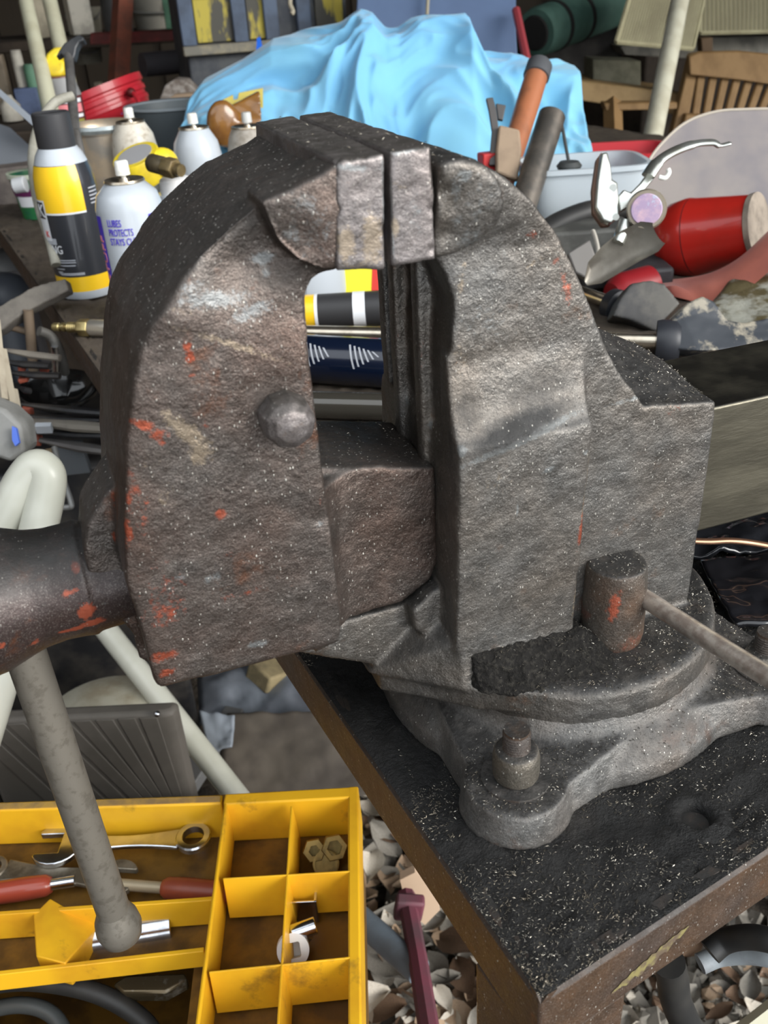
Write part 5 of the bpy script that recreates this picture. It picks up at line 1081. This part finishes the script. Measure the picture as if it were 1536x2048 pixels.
# red bucket tilted
ax = Vector((-.35, -.35, .80)).normalized(); o_ = U(236, 308, 1.92)
t = thing('red_bucket', o_, 'red plastic bucket with ribbed rim and sunburst print leaning behind the cans', 'bucket')
RB = mat('bucket_red', (.50, .022, .035), .38, 0, (.40, .02, .03), 12, coat=.2)
ax = (U(210, 195, 1.87) - o_).normalized(); ax = (ax - RT * .26).normalized()
b = nb(); shell(b, [(r_ * 1.12, h_) for r_, h_ in [(.085, -.03), (.094, .075), (.0965, .078), (.0965, .084), (.094, .086), (.094, .092), (.0975, .094), (.0975, .102), (.095, .104), (.095, .108), (.099, .111), (.099, .124)]], .003, o=o_, d=ax, seg=56); part('bucket_wall', b, RB, t, sm=40)
b = nb(); tube(b, smooth_pts([U(262, 182, 1.80), U(276, 200, 1.79), U(292, 240, 1.79), U(298, 262, 1.79)], 6), .0045, 10); part('bucket_handle', b, RB, t)
b = nb(); c_ = U(262, 185, 1.80); ball(b, c_, .009); part('handle_lug', b, mat('dark_red_seam', (.1, .01, .01)), t)
c_ = U(212, 226, 1.815); b = nb()
for k in range(16):
    a = 2 * math.pi * k / 16; p_ = RT * math.cos(a) + UP * math.sin(a); q_ = RT * -math.sin(a) + UP * math.cos(a); L_ = .019 if k % 2 else .014
    prism(b, [c_ + q_ * .0028 - BK * .0, c_ + p_ * L_, c_ - q_ * .0028], BK * .0015)
part('sunburst_print', b, mat('sunburst', (.72, .50, .18), .6), t, kind='stuff', sm=0)
b = nb(); prism(b, [U(x, y, 1.81) for x, y in ((226,222),(240,216),(246,228),(232,232))], BK * .001); part('purple_print', b, mat('purple_p', (.12, .05, .25), .5), t)
# right side: green roll, lattice sheet, chair, bench plank
GRL = mat('green_canvas', (.060, .125, .100), .75, 0, (.04, .09, .07), 10)
a1, a2 = U(1070, 66, 2.5), U(1250, 0, 2.75); dd = (a2 - a1).normalized(); L = (a2 - a1).length; t = thing('green_roll', a1, 'dark green rolled canvas bundle tied with black straps at top right', 'roll')
b = nb(); lathe(b, [(0, 0), (.030, .0), (.058, .004), (.062, .02), (.062, L), (0, L)], a1, dd, 32); part('roll_body', b, GRL, t)
b = nb(); lathe(b, [(.0, -.004), (.040, -.004), (.044, 0), (0, 0)], a1, dd, 24); part('roll_end', b, DK, t)
for s_ in (.08, .19): b = nb(); lathe(b, [(.060, s_), (.0645, s_), (.0645, s_ + .014), (.060, s_ + .014)], a1, dd, 32, closed=False); part('strap', b, DK, t)
upright('black_stand', [(1040,60),(1240,60),(1250,170),(1150,175),(1060,180)], 2.85, .2, mat('black_junk', (.028, .026, .024), .8, 0, (.06, .055, .05), 12), 'black heap of folded gear under the green roll', 'gear')
b = nb(); tube(b, [U(1032, 20, 2.12), U(1058, 140, 2.05)], .010, 8); solo('red_rod', b, mat('red_rod', (.32, .05, .06), .5), 'dull red rod leaning at the right edge of slate blue panel', 'rod')
LM_ = mat('beige_lattice', (.36, .33, .20), .65, 0, (.28, .25, .15), 14)
def lattice(pts, d, d2, label, nlines):
    t = thing('lattice_sheet', U(*pts[-1], d), label, 'lattice', 'beige lattice sheets at top right')
    Q = [U(x, y, d if i in (0, 3) else d2) for i, (x, y) in enumerate(pts)]; n_ = (Q[1] - Q[0]).cross(Q[3] - Q[0]).normalized()
    b = nb(); prism(b, Q, n_ * .002); part('backing', b, mat('lattice_backing', (.20, .18, .11), .8), t, sm=0)  # darker beige backing sheet behind the strands
    b = nb()
    for k in range(nlines + 1):
        s_ = k / nlines; p_, q_ = Q[0].lerp(Q[1], s_), Q[3].lerp(Q[2], s_); tube(b, [p_ - n_ * .002 * 0, q_], .0022, 4)
    part('strand', b, LM_, t, kind='stuff', sm=0)
    b = nb()
    for p_, q_ in zip(Q, Q[1:] + Q[:1]): tube(b, [p_, q_], .006, 6)
    part('border', b, LM_, t)
lattice([(1275,-60),(1420,-60),(1385,98),(1232,84)], 2.35, 2.45, 'beige woven lattice sheet left of the cream pole', 30)
lattice([(1400,-60),(1700,-60),(1700,60),(1400,66)], 2.6, 2.7, 'beige woven lattice sheet right of the cream pole', 36)
upright('sheet_stack', [(1240,92),(1400,75),(1600,70),(1600,112),(1400,118),(1250,110)], 2.75, .3, mat('film_grey', (.26, .24, .20), .5, 0, (.14, .13, .11), 16, stretch=(1, 1, .1)), 'stack of dusty clear sheets under the lattice', 'sheets')
upright('olive_box', [(1186,118),(1282,122),(1282,172),(1186,168)], 2.6, .12, mat('olive_canvas', (.13, .125, .085), .85, 0, (.18, .17, .12), 30), 'olive grey canvas box on the plank behind the pole', 'box')
CHW = mat('chair_wood', (.26, .155, .065), .55, 0, (.20, .115, .045), 20, stretch=(1, 1, .2))
PLW = mat('plank_wood', (.30, .20, .09), .6, 0, (.22, .14, .06), 14)
t = thing('wooden_bench', U(1220, 400, 2.5), 'low brown wooden bench seat left of the slatted chair', 'bench')
zz = U(1220, 170, 2.5)
b = nb(); prism(b, [U(x, y, 2.5) for x, y in ((1140,158),(1370,188),(1370,232),(1150,200))], HD * .28); part('seat_plank', b, PLW, t, bev=.004)
b = nb(); tube(b, [U(1225, 205, 2.4), U(1228, 300, 2.35)], .024, 4); part('leg', b, CHW, t)
b = nb(); prism(b, [U(x, y, 2.38) for x, y in ((1208,206),(1355,204),(1355,218),(1212,222))], HD * .05); part('arm_rail', b, CHW, t, bev=.004)
t = thing('slatted_chair', U(1460, 420, 2.45), 'brown wooden chair with a slatted back at the right edge', 'chair')
def cpart(nm, pts, d, th, **k):
    b = nb(); prism(b, [U(x, y, d) for x, y in pts], HD * th); return part(nm, b, CHW, t, bev=.004, **k)
cpart('top_rail', [(1378,112),(1400,104),(1480,102),(1560,110),(1640,125),(1640,190),(1560,172),(1480,160),(1380,150)], 2.40, .03)
cpart('back_post', [(1382,108),(1404,104),(1378,235),(1352,300),(1336,300)], 2.42, .035)
for k in range(8): cpart('slat', [(1396 + k * 24, 150 + k * 2), (1412 + k * 24, 150 + k * 2), (1398 + k * 21, 240), (1383 + k * 21, 240)], 2.415, .014)
cpart('lower_rail', [(1372,228),(1640,236),(1640,262),(1366,252)], 2.40, .03)
cpart('front_leg', [(1400,250),(1424,250),(1424,420),(1400,420)], 2.42, .04)
upright('wood_post_stub', [(1402,76),(1426,74),(1426,106),(1404,108)], 2.5, .04, mat('dark_post', (.10, .06, .03), .7), 'dark wooden post stub above the chair back', 'post')
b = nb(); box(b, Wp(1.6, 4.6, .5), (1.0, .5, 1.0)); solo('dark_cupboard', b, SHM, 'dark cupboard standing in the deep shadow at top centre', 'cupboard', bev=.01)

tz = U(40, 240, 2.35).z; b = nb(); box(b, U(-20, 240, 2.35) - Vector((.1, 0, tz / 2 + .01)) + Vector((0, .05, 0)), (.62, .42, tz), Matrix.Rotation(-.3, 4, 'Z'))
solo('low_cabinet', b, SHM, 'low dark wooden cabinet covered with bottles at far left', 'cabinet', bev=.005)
for x, yt, w_, k, ln, lb in ((15, 190, 40, 4, 'jug', 'grey jug on the low cabinet at the far left edge'), (58, 128, 26, 7, 'tin', 'green tin on the low cabinet between two jars'), (88, 150, 44, 0, 'jug', 'cream jug with dark stains on the low cabinet'), (30, 100, 22, 4, 'tin', 'slim grey canister on the low cabinet'), (52, 175, 46, 2, 'box', 'navy box on the low cabinet in front of the tins'), (-15, 110, 40, 3, 'box', 'brown box on the low cabinet cut by the left edge'), (118, 185, 20, 1, 'tin', 'small slate tin at the right end of the low cabinet')):
    p = U(x, yt, 2.30 + (x % 7) * .02); r_ = w_ / 2 * 2.3 / F; h_ = max(.03, p.z - tz); o3 = Vector((p.x, p.y, tz)); b = nb(); m = mat('jug_' + jn[k], JC[k], .6, 0, tuple(v * .6 for v in JC[k]), 15)
    if ln == 'jug': lathe(b, [(0, 0), (r_, 0), (r_, h_ * .6), (r_ * .5, h_ * .85), (r_ * .35, h_), (0, h_)], o3, seg=24)
    elif ln == 'tin': lathe(b, [(0, 0), (r_, 0), (r_, h_ * .92), (r_ * .9, h_), (0, h_)], o3, seg=24)
    else: box(b, o3 + UPV * h_ / 2, (r_ * 2, r_ * 1.5, h_), Matrix.Rotation(-.2, 4, 'Z'))
    solo('storage_box' if ln == 'box' else ln, b, m, lb, ln, 'clutter on the low cabinet', sm=40, bev=.003 if ln == 'box' else 0)
# ================================================================ lower left clutter
WP = mat('white_pvc', (.60, .60, .52), .35, 0, (.50, .50, .42), 10, coat=.15)
b = nb(); tube(b, smooth_pts([U(-60, 1140, .70), U(10, 1030, .69), U(45, 965, .69), U(72, 935, .69), U(94, 950, .69), U(90, 1000, .69), U(72, 1080, .69), U(40, 1230, .71), U(2, 1360, .72), U(-40, 1500, .74)], 8), .0138, 24)
solo('bent_white_tube', b, WP, 'thick bent cream plastic tube above the vise hub at left edge', 'tube', sm=60)
a1, a2 = U(150, 1180, 1.16), U(480, 1600, 1.10); d = (a2 - a1).normalized(); k_ = -(a2.z - .0) / d.z if d.z else 0
b = nb(); tube(b, [a1 - d * .15, a1, a2, a2 + d * .035], .0140, 24); solo('white_pole', b, WP, 'long white plastic pole slanting down behind the vise to the tray', 'pole', sm=60)
# ribbed dark case
RBM = mat('ribbed_case', (.135, .120, .103), .6, 0, (.095, .085, .072), 10, bump=.15, bs=200)
t = thing('ribbed_case', U(190, 1900, .95), 'dark grey ribbed plastic case behind the yellow tray', 'case')
a1, a2 = U(-60, 1438, .97), U(352, 1432, .97); dd = Vector((a2.x - a1.x, a2.y - a1.y, 0)); L = dd.length; dd.normalize(); n_ = Vector((-dd.y, dd.x, 0)); zt_ = (a1.z + a2.z) / 2; A0 = Vector((a1.x, a1.y, 0))
b = nb(); prism(b, [A0 + dd * x + n_ * y for x, y in ((0, 0), (L - .012, 0), (L - .004, .003), (L, .008), (L, .020), (0, .020))], (0, 0, zt_)); part('case_body', b, RBM, t, bev=.006, bseg=3)
for i in range(9):
    x_ = L * i / 9.2 - .01; b = nb(); z0 = zt_ - .004
    prism(b, [A0 + dd * (x_) + UPV * z0, A0 + dd * (x_ + .0185) + UPV * z0, A0 + dd * min(L - .006, x_ + .0185 + .115) + UPV * (z0 - .22), A0 + dd * min(L - .01, x_ + .115) + UPV * (z0 - .22)], -n_ * .0016); part('rib', b, RBM, t, bev=.0008)
b = nb(); ball(b, U(314, 1428, .965), .0035); solo('small_bolt_head', b, CH, 'tiny shiny bolt head on top of the ribbed case', 'bolt')
# cream lid behind
c_ = U(205, 1420, 1.12); t = thing('cream_drum', (c_.x, c_.y, 0), 'stained cream plastic drum with domed lid behind the ribbed case', 'drum'); c_.z = 0
zt_ = U(205, 1352, 1.16).z; b = nb(); lathe(b, [(0, 0), (.070, 0), (.074, zt_ - .03), (0, zt_ - .03)], c_, seg=48); part('drum_wall', b, mat('cream_stained', (.50, .47, .37), .6, 0, (.36, .31, .22), 22), t)
b = nb(); lathe(b, [(0, zt_ - .032), (.077, zt_ - .032), (.078, zt_ - .022), (.060, zt_ - .010), (.030, zt_ - .004), (0, zt_ - .003)], c_, seg=48); part('drum_lid', b, MATS['cream_stained'], t, sm=60)
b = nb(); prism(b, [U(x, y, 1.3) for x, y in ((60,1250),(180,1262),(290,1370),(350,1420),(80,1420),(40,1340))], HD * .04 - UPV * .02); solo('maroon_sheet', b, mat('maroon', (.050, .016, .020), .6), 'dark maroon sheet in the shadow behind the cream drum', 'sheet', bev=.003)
b = nb(); box(b, U(420, 1500, 1.30), (.16, .03, .02), Matrix.Rotation(.9, 4, 'Z')); solo('grey_strut', b, mat('strut_grey', (.12, .12, .12), .6), 'dark grey strut lying beside the white pole', 'strut', bev=.002)
# grey sheet heap and cardboard under the bench corner
def heap(name, pts, dd_, m, label, cat, amp=.012, sc=14, n=26, down=.06):
    """crumpled sheet spanning four image corners, at its own depths"""
    Q = [UB(x, y, z, .012) if name.startswith('black') else U(x, y, z) for (x, y), z in zip(pts, dd_)]; b = nb(); vs = []
    for i in range(n + 1):
        row = []
        for j in range(n + 1):
            u, v = i / n, j / n; p = Q[0].lerp(Q[1], u).lerp(Q[3].lerp(Q[2], u), v)
            f = noise.noise(p * sc) + .5 * (1 - 2 * abs(noise.noise(p * sc * 2.1))); row.append(b.verts.new(p + UPV * f * amp))
        vs.append(row)
    for i in range(n):
        for j in range(n): b.faces.new((vs[i][j], vs[i + 1][j], vs[i + 1][j + 1], vs[i][j + 1]))
    o = solo(name, b, m, label, cat, sm=180); md = o.modifiers.new('s', 'SOLIDIFY'); md.thickness = .003; return o
GT = mat('grey_blue_tarp', (.16, .18, .21), .45, 0, (.24, .26, .30), 12)
heap('grey_tarp', [(395,1290),(720,1290),(760,1450),(400,1450)], (1.50, 1.45, 1.30, 1.36), GT, 'crumpled blue grey plastic sheet under the vise jaw', 'tarp', .016, 11)
heap('brown_cloth', [(455,1428),(760,1425),(800,1590),(430,1610)], (1.33, 1.30, 1.24, 1.26), mat('brown_dusty', (.105, .088, .070), .85, 0, (.070, .058, .048), 14), 'brown dusty cloth lying below the grey plastic sheet', 'cloth', .008, 16)
heap('grey_rag', [(400,1425),(470,1430),(465,1500),(420,1510)], (1.28, 1.27, 1.25, 1.26), mat('pale_blue_grey', (.24, .27, .31), .6), 'small pale blue grey rag beside the white pole', 'rag', .006, 30, 12)
b = nb(); c_ = U(548, 1345, 1.42); box(b, c_, (.07, .05, .03), rot(10, 20, 30)); solo('tan_foam', b, mat('tan_foam', (.30, .24, .13), .9, 0, (.2, .16, .09), 60, bump=.5), 'small tan foam block half hidden under the jaw', 'foam', bev=.004)
c_ = U(560, 1600, 1.24); c_.z -= .02; t = thing('yellow_rimmed_pot', c_ - UPV * .08, 'black pot with a thin yellow rim behind the yellow tray', 'pot')
b = nb(); shell(b, [(.045, -.10), (.054, .0)], .003, o=c_, seg=44); part('pot_wall', b, mat('pot_black', (.03, .03, .03), .4), t)
b = nb(); lathe(b, [(.0535, -.002), (.0575, -.001), (.0575, .003), (.0535, .003)], c_, seg=44, closed=False); part('yellow_rim', b, mat('rim_yellow', (.62, .50, .07), .5), t)
b = nb(); ball(b, c_ + Vector((-.004, .004, -.012)), .030, (1.2, 1, .45)); ball(b, c_ + Vector((.02, -.012, -.010)), .018, (1, 1, .6)); part('pot_contents', b, mat('wet_plastic', (.13, .14, .14), .2, 0, (.05, .05, .045), 40), t, sm=180, kind='stuff')
# engine block pieces at the far left
EN = mat('engine_black', (.022, .022, .024), .40, .3, (.055, .050, .045), 22, bump=.3, bs=120)
ED = mat('engine_dust', (.20, .18, .15), .75, 0, (.12, .105, .09), 22)
ER = mat('engine_red', (.38, .09, .05), .6, 0, (.25, .07, .05), 40)
t = thing('old_engine', H(60, 1000, .40), 'oily black engine with cooling fins and pan left of the vise', 'engine')
z0 = .40
b = nb(); c_ = U(90, 860, 1.16); prism(b, [Vector((x, y, .12)) for x, y in ((c_.x - .30, c_.y - .05), (c_.x + .11, c_.y - .08), (c_.x + .075, c_.y + .24), (c_.x - .30, c_.y + .30))], (0, 0, c_.z - .14)); part('engine_block', b, EN, t, bev=.01)
for s_ in (-.22, .06):
    b = nb(); box(b, (c_.x + s_, c_.y, .06), (.06, .06, .12)); part('foot', b, EN, t)
dE = 1.02
b = nb(); P = [U(x, y, dE) for x, y in ((-40,630),(0,610),(70,572),(130,556),(138,580),(90,604),(40,632),(0,662),(-40,680))]; prism(b, P, -BK * .020); part('lever_casting', cast(b, .002, 5, .0006, 90), mat('dusty_casting', (.16, .145, .125), .8, 0, (.10, .09, .08), 30), t, sm=180)
b = nb(); cyl(b, U(56, 620, dE), U(70, 770, dE + .04), .0055, seg=12); part('rod', b, mat('rusty_rod', (.15, .11, .075), .7), t)
b = nb(); cyl(b, U(-30, 640, dE + .02), U(60, 665, dE + .02), .004, seg=10); part('rod', b, MATS['rusty_rod'], t)
b = nb(); tube(b, smooth_pts([U(78, 662, .99), U(100, 672, 1.0), U(118, 700, 1.01), U(130, 745, 1.04)], 5), .0055, 10); part('pipe', b, mat('dull_pipe', (.12, .115, .105), .5, .3), t)
b = nb(); cyl(b, U(109, 692, 1.0), U(112, 742, 1.02), .0040, seg=12); part('chrome_pin', b, CH, t)
b = nb(); c1 = U(118, 778, 1.04); shell(b, [(.020, -.022), (.040, -.004), (.042, .002)], .002, o=c1, d=(.05, -.25, 1), seg=36)
for v in b.verts: v.co = c1 + Vector(((v.co - c1).x * 1.05, (v.co - c1).y * .8, (v.co - c1).z))
part('oil_pan', b, mat('oil_black', (.012, .012, .012), .15, .2, coat=.5), t, label='glossy black oil pan')
for i, (x0, y0, x1, y1, w_, m) in enumerate(((44, 808, 235, 828, .0050, EN), (58, 842, 240, 858, .0075, ED), (40, 775, 60, 782, .004, EN), (80, 880, 240, 905, .0065, mat('fin_grey', (.16, .15, .145), .35, .5)), (50, 862, 240, 872, .0050, EN), (30, 830, 200, 840, .004, EN), (20, 745, 120, 752, .005, EN), (10, 700, 120, 716, .005, ED), (0, 722, 100, 732, .005, EN))):
    b = nb(); tube(b, [U(x0, y0, .98 + .002 * i), U((x0 + x1) / 2, (y0 + y1) / 2 + 2, .975 + .002 * i), U(x1, y1, .985)], [w_ * .5, w_, w_ * .9], 8, squash=.8); part('cooling_fin', b, m, t)
for x, y, w_, h_, m, nm in ((44, 832, 22, 16, ED, 'bracket'), (72, 862, 16, 60, ER, 'red_bracket'), (45, 733, 14, 14, ER, 'red_tab'), (90, 735, 18, 12, ER, 'red_tab'), (48, 757, 20, 10, ER, 'red_tab'), (56, 822, 18, 24, ER, 'red_tab'), (148, 915, 50, 70, mat('grey_cylinder_', (.10, .11, .12), .6), 'air_cleaner'), (110, 925, 22, 60, mat('tan_piece', (.30, .23, .14), .8), 'gasket')):
    b = nb(); k = 1.0 / F; box(b, U(x, y, 1.0), (w_ * k, .012, h_ * k), rot(8, random.uniform(-14, 14), -15)); part(nm, b, m, t, bev=.0015)
b = nb(); k = 1.0 / F; box(b, U(88, 856, .965), (.016, .006, .010), rot(20, 4, -15)); part('paper_label', b, mat('pale_label', (.45, .48, .52), .5), t)
b = nb(); tube(b, smooth_pts([U(108, 895, .93), U(122, 945, .92), U(142, 1004, .91), U(138, 1014, .91), U(112, 1014, .91)], 5), .0030, 10); part('bent_rod', b, mat('grey_rod_', (.26, .26, .25), .5, .4), t)
for x0, y0, x1, y1, w_ in ((2, 700, 40, 905, .0055), (26, 780, 52, 920, .0045), (-10, 640, 6, 800, .005)):
    b = nb(); tube(b, [U(x0, y0, .93), U(x1, y1, .90)], w_, 4); solo('wooden_stake' if x0 > 0 else 'thin_stake', b, mat('pale_stake', (.34, .30, .23), .8, 0, (.24, .2, .15), 30), {2: 'longer pale wooden stake leaning at the left edge', 26: 'shorter pale wooden stake right of the longer one', -10: 'thin pale stake cut by the left edge of the picture'}[x0], 'stake', sm=0)
b = nb(); P = [U(x, y, .86) for x, y in ((-40,800),(10,820),(42,850),(50,905),(20,925),(-40,905))]; prism(b, P, -BK * .02 + HD * .02); solo('grey_housing', b, mat('grey_housing', (.24, .24, .23), .6, 0, (.15, .15, .14), 20), 'dusty grey plastic housing cut by the left edge', 'housing', bev=.004)
b = nb(); P = [U(x, y, .852) for x, y in ((24,852),(32,856),(38,885),(30,892),(24,880))]; prism(b, P, -BK * .004); solo('blue_sticker', b, mat('sticker_blue', (.08, .16, .60), .5), 'small blue sticker on the dusty grey housing', 'sticker')
# far left dark filler under the bench edge: old cartons on the ground
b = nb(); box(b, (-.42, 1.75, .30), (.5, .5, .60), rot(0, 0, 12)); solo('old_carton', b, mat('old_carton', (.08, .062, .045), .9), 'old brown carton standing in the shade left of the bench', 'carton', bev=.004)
for i, (x, y, d, r_) in enumerate(((12, 540, 1.75, .05), (35, 575, 1.6, .035), (8, 590, 1.5, .045))):
    c_ = U(x, y, d); b = nb(); ball(b, c_, r_, (1, 1, .8)); cyl(b, Vector((c_.x, c_.y, 0)), c_, r_ * .7, seg=16); solo('dark_float', b, mat('float%d' % i, [(.10, .10, .10), (.16, .15, .15), (.04, .045, .055)][i], .5), ['dark grey round float at the left edge, upper one', 'lighter grey round float right of the darker ones', 'black round float at the left edge, lower one'][i], 'float', 'round floats at the left edge', sm=180)
# right lower: hoses below the bench edge, copper wire, purple lever
b = nb(); tube(b, smooth_pts([U(1338, 1925, .50), U(1345, 1955, .51), U(1352, 2000, .52), U(1380, 2060, .54), U(1450, 2150, .56)], 6), .0088, 18); solo('black_hose', b, BK_, 'black hose dropping down below the bench edge', 'hose')
b = nb(); tube(b, smooth_pts([U(1420, 1905, .47), U(1450, 1882, .47), U(1500, 1874, .46), U(1560, 1884, .45), U(1640, 1900, .45)], 6), .0062, 16); solo('black_hose', b, BK_, 'thin black hose curving out from under the bench edge', 'hose')
b = nb(); tube(b, smooth_pts([U(1400, 1928, .50), U(1440, 1912, .50), U(1500, 1908, .49), U(1560, 1918, .48), U(1640, 1935, .48)], 6), .0055, 14); solo('grey_hose', b, mat('grey_blue_hose', (.28, .31, .33), .5, 0, (.2, .21, .22), 60), 'grey blue hose below the thin black hose', 'hose')
b = nb(); a1, a2 = U(1480, 2075, .70), U(1570, 2005, .70); tube(b, [a1 - (a2 - a1) * .6, a2 + (a2 - a1)], .009, 4); solo('pale_stick', b, mat('pale_stick', (.52, .50, .38), .7), 'pale stick crossing the bottom right corner', 'stick', sm=0)
b = nb(); tube(b, smooth_pts([H(1330, 1095, ZB + .0165) if 0 else U(1386, 1082, .515), U(1420, 1083, .515), U(1470, 1082, .515), U(1540, 1092, .515), U(1640, 1115, .51)], 6), .0018, 12); solo('copper_wire', b, mat('copper', (.80, .45, .28), .25, .9), 'bare copper wire bending past the back of the vise', 'wire')
b = nb()
gl = heap('black_film', [(1400,1125),(1700,1080),(1700,1235),(1470,1250)], (2, 2, 2, 2), mat('black_film', (.010, .010, .012), .18, 0, coat=.4), 'glossy black plastic film lying behind the swivel base', 'plastic film', .0022, 60, 30)
heap('black_bag', [(1330,1000),(1700,950),(1700,1085),(1370,1110)], (2, 2, 2, 2), mat('black_film2', (.014, .015, .018), .15, 0, (.10, .11, .13), 30, .6, .7, coat=.4), 'wrinkled glossy black bag under the slide bar', 'bag', .0045, 60, 30)
PUR2 = mat('faded_purple', (.16, .045, .065), .6, 0, (.10, .05, .06), 20)
t = thing('maroon_lever', U(840, 2100, .9), 'faded maroon steel lever standing between tray and bench', 'lever')
b = nb(); tube(b, [U(812, 1790, .98), U(836, 1920, .90), U(866, 2110, .80)], [.010, .0095, .010], 8); part('lever_bar', b, PUR2, t, sm=40)
b = nb(); box(b, U(818, 1815, .965), (.030, .014, .030), rot(0, 10, -20)); part('lever_head', b, PUR2, t, bev=.003)
b = nb(); a1, a2 = U(700, 1820, .98), U(838, 1942, .90); tube(b, [a1 - (a2 - a1) * .5, a2], .0135, 16); solo('blue_grey_pipe', b, mat('blue_grey_pipe', (.17, .21, .25), .5, 0, (.13, .15, .17), 20), 'blue grey pipe slanting down to the maroon lever', 'pipe')
b = nb(); P = [U(x, y, 1.0) for x, y in ((800,1760),(830,1745),(865,1770),(880,1820),(850,1850),(815,1820))]; prism(b, P, HD * .01); solo('cardboard_scrap', b, mat('scrap_tan', (.50, .36, .25), .85), 'tan cardboard scrap on the leaves beside the bench', 'cardboard')
# ---------------------------------------------------------------- filings dropped on everything flat near the vise
from mathutils.bvhtree import BVHTree
bpy.context.view_layer.update()
vv = []; ff = []
for o in [c for c in vise.children if c.name.split('.')[0] in ('moving_jaw', 'fixed_body', 'swivel_base', 'jaw_plate', 'clamp_screw', 'packed_filings')] + [c for c in bench.children if c.name.startswith('grime')]:
    n0 = len(vv); me = o.data; off = abspos(o); vv += [v.co + off for v in me.vertices]; ff += [[n0 + i for i in p.vertices] for p in me.polygons]
bvh = BVHTree.FromPolygons(vv, ff)
def filings(name, n, colr, m, smin, smax, lim):
    V_ = []; F_ = []; k = 0; tries = 0
    while k < n and tries < n * 4:
        tries += 1
        u = random.random() ** 1.3; v = random.random() ** 1.3
        p = KC + RD * (u * .36) + LD * (v * .46)
        hit = bvh.ray_cast(Vector((p.x, p.y, 1.3)), Vector((0, 0, -1)))
        if hit[0] is None or hit[1].z < .35: continue
        q, no = hit[0], hit[1]
        if (q.z > ZD + .05 and random.random() < .6) or (q.z > ZD + .12 and random.random() < .9): continue
        if nz(q, 45) + .35 * nz(q, 160) < lim: continue
        L = random.uniform(smin, smax); a = random.uniform(0, 6.283); d = Vector((math.cos(a), math.sin(a), random.uniform(-.2, .5))).normalized()
        s = frame(d)[0] * random.uniform(.05, .14) * L; up = no * L * .22
        i0 = len(V_); c = q + no * .0002
        V_ += [c - d * L / 2, c - s + up * .4, c + d * L / 2 + up * random.uniform(0, 1.5), c + s + up * .6, c + up * 1.3]
        F_ += [(i0, i0 + 1, i0 + 4), (i0 + 1, i0 + 2, i0 + 4), (i0 + 2, i0 + 3, i0 + 4), (i0 + 3, i0, i0 + 4)]; k += 1
    me = bpy.data.meshes.new(name); me.from_pydata([tuple(v) for v in V_], [], F_); me.update()
    return me
FBR = mat('bright_filings', (.50, .47, .40), .35, .6, (.30, .26, .20), 90, .4, .6)
FDK = mat('dark_filings', (.055, .050, .042), .45, .3, (.14, .12, .09), 90, .5, .6)
ma = filings('a', 15000, 0, FBR, .0004, .0015, -.22); mb = filings('b', 15000, 0, FDK, .0008, .0022, -.30)
b = nb(); b.from_mesh(ma); n1 = len(b.faces); b.from_mesh(mb); b.faces.ensure_lookup_table()
for f in b.faces[n1:]: f.material_index = 1
ma.clear_geometry(); b.to_mesh(ma); b.free(); ma.name = 'metal_filings'; ma.materials.append(FBR); ma.materials.append(FDK)
solo('metal_filings', ma, FBR, 'bright and dark metal filings scattered over vise base and bench', 'filings', kind='stuff', sm=0)
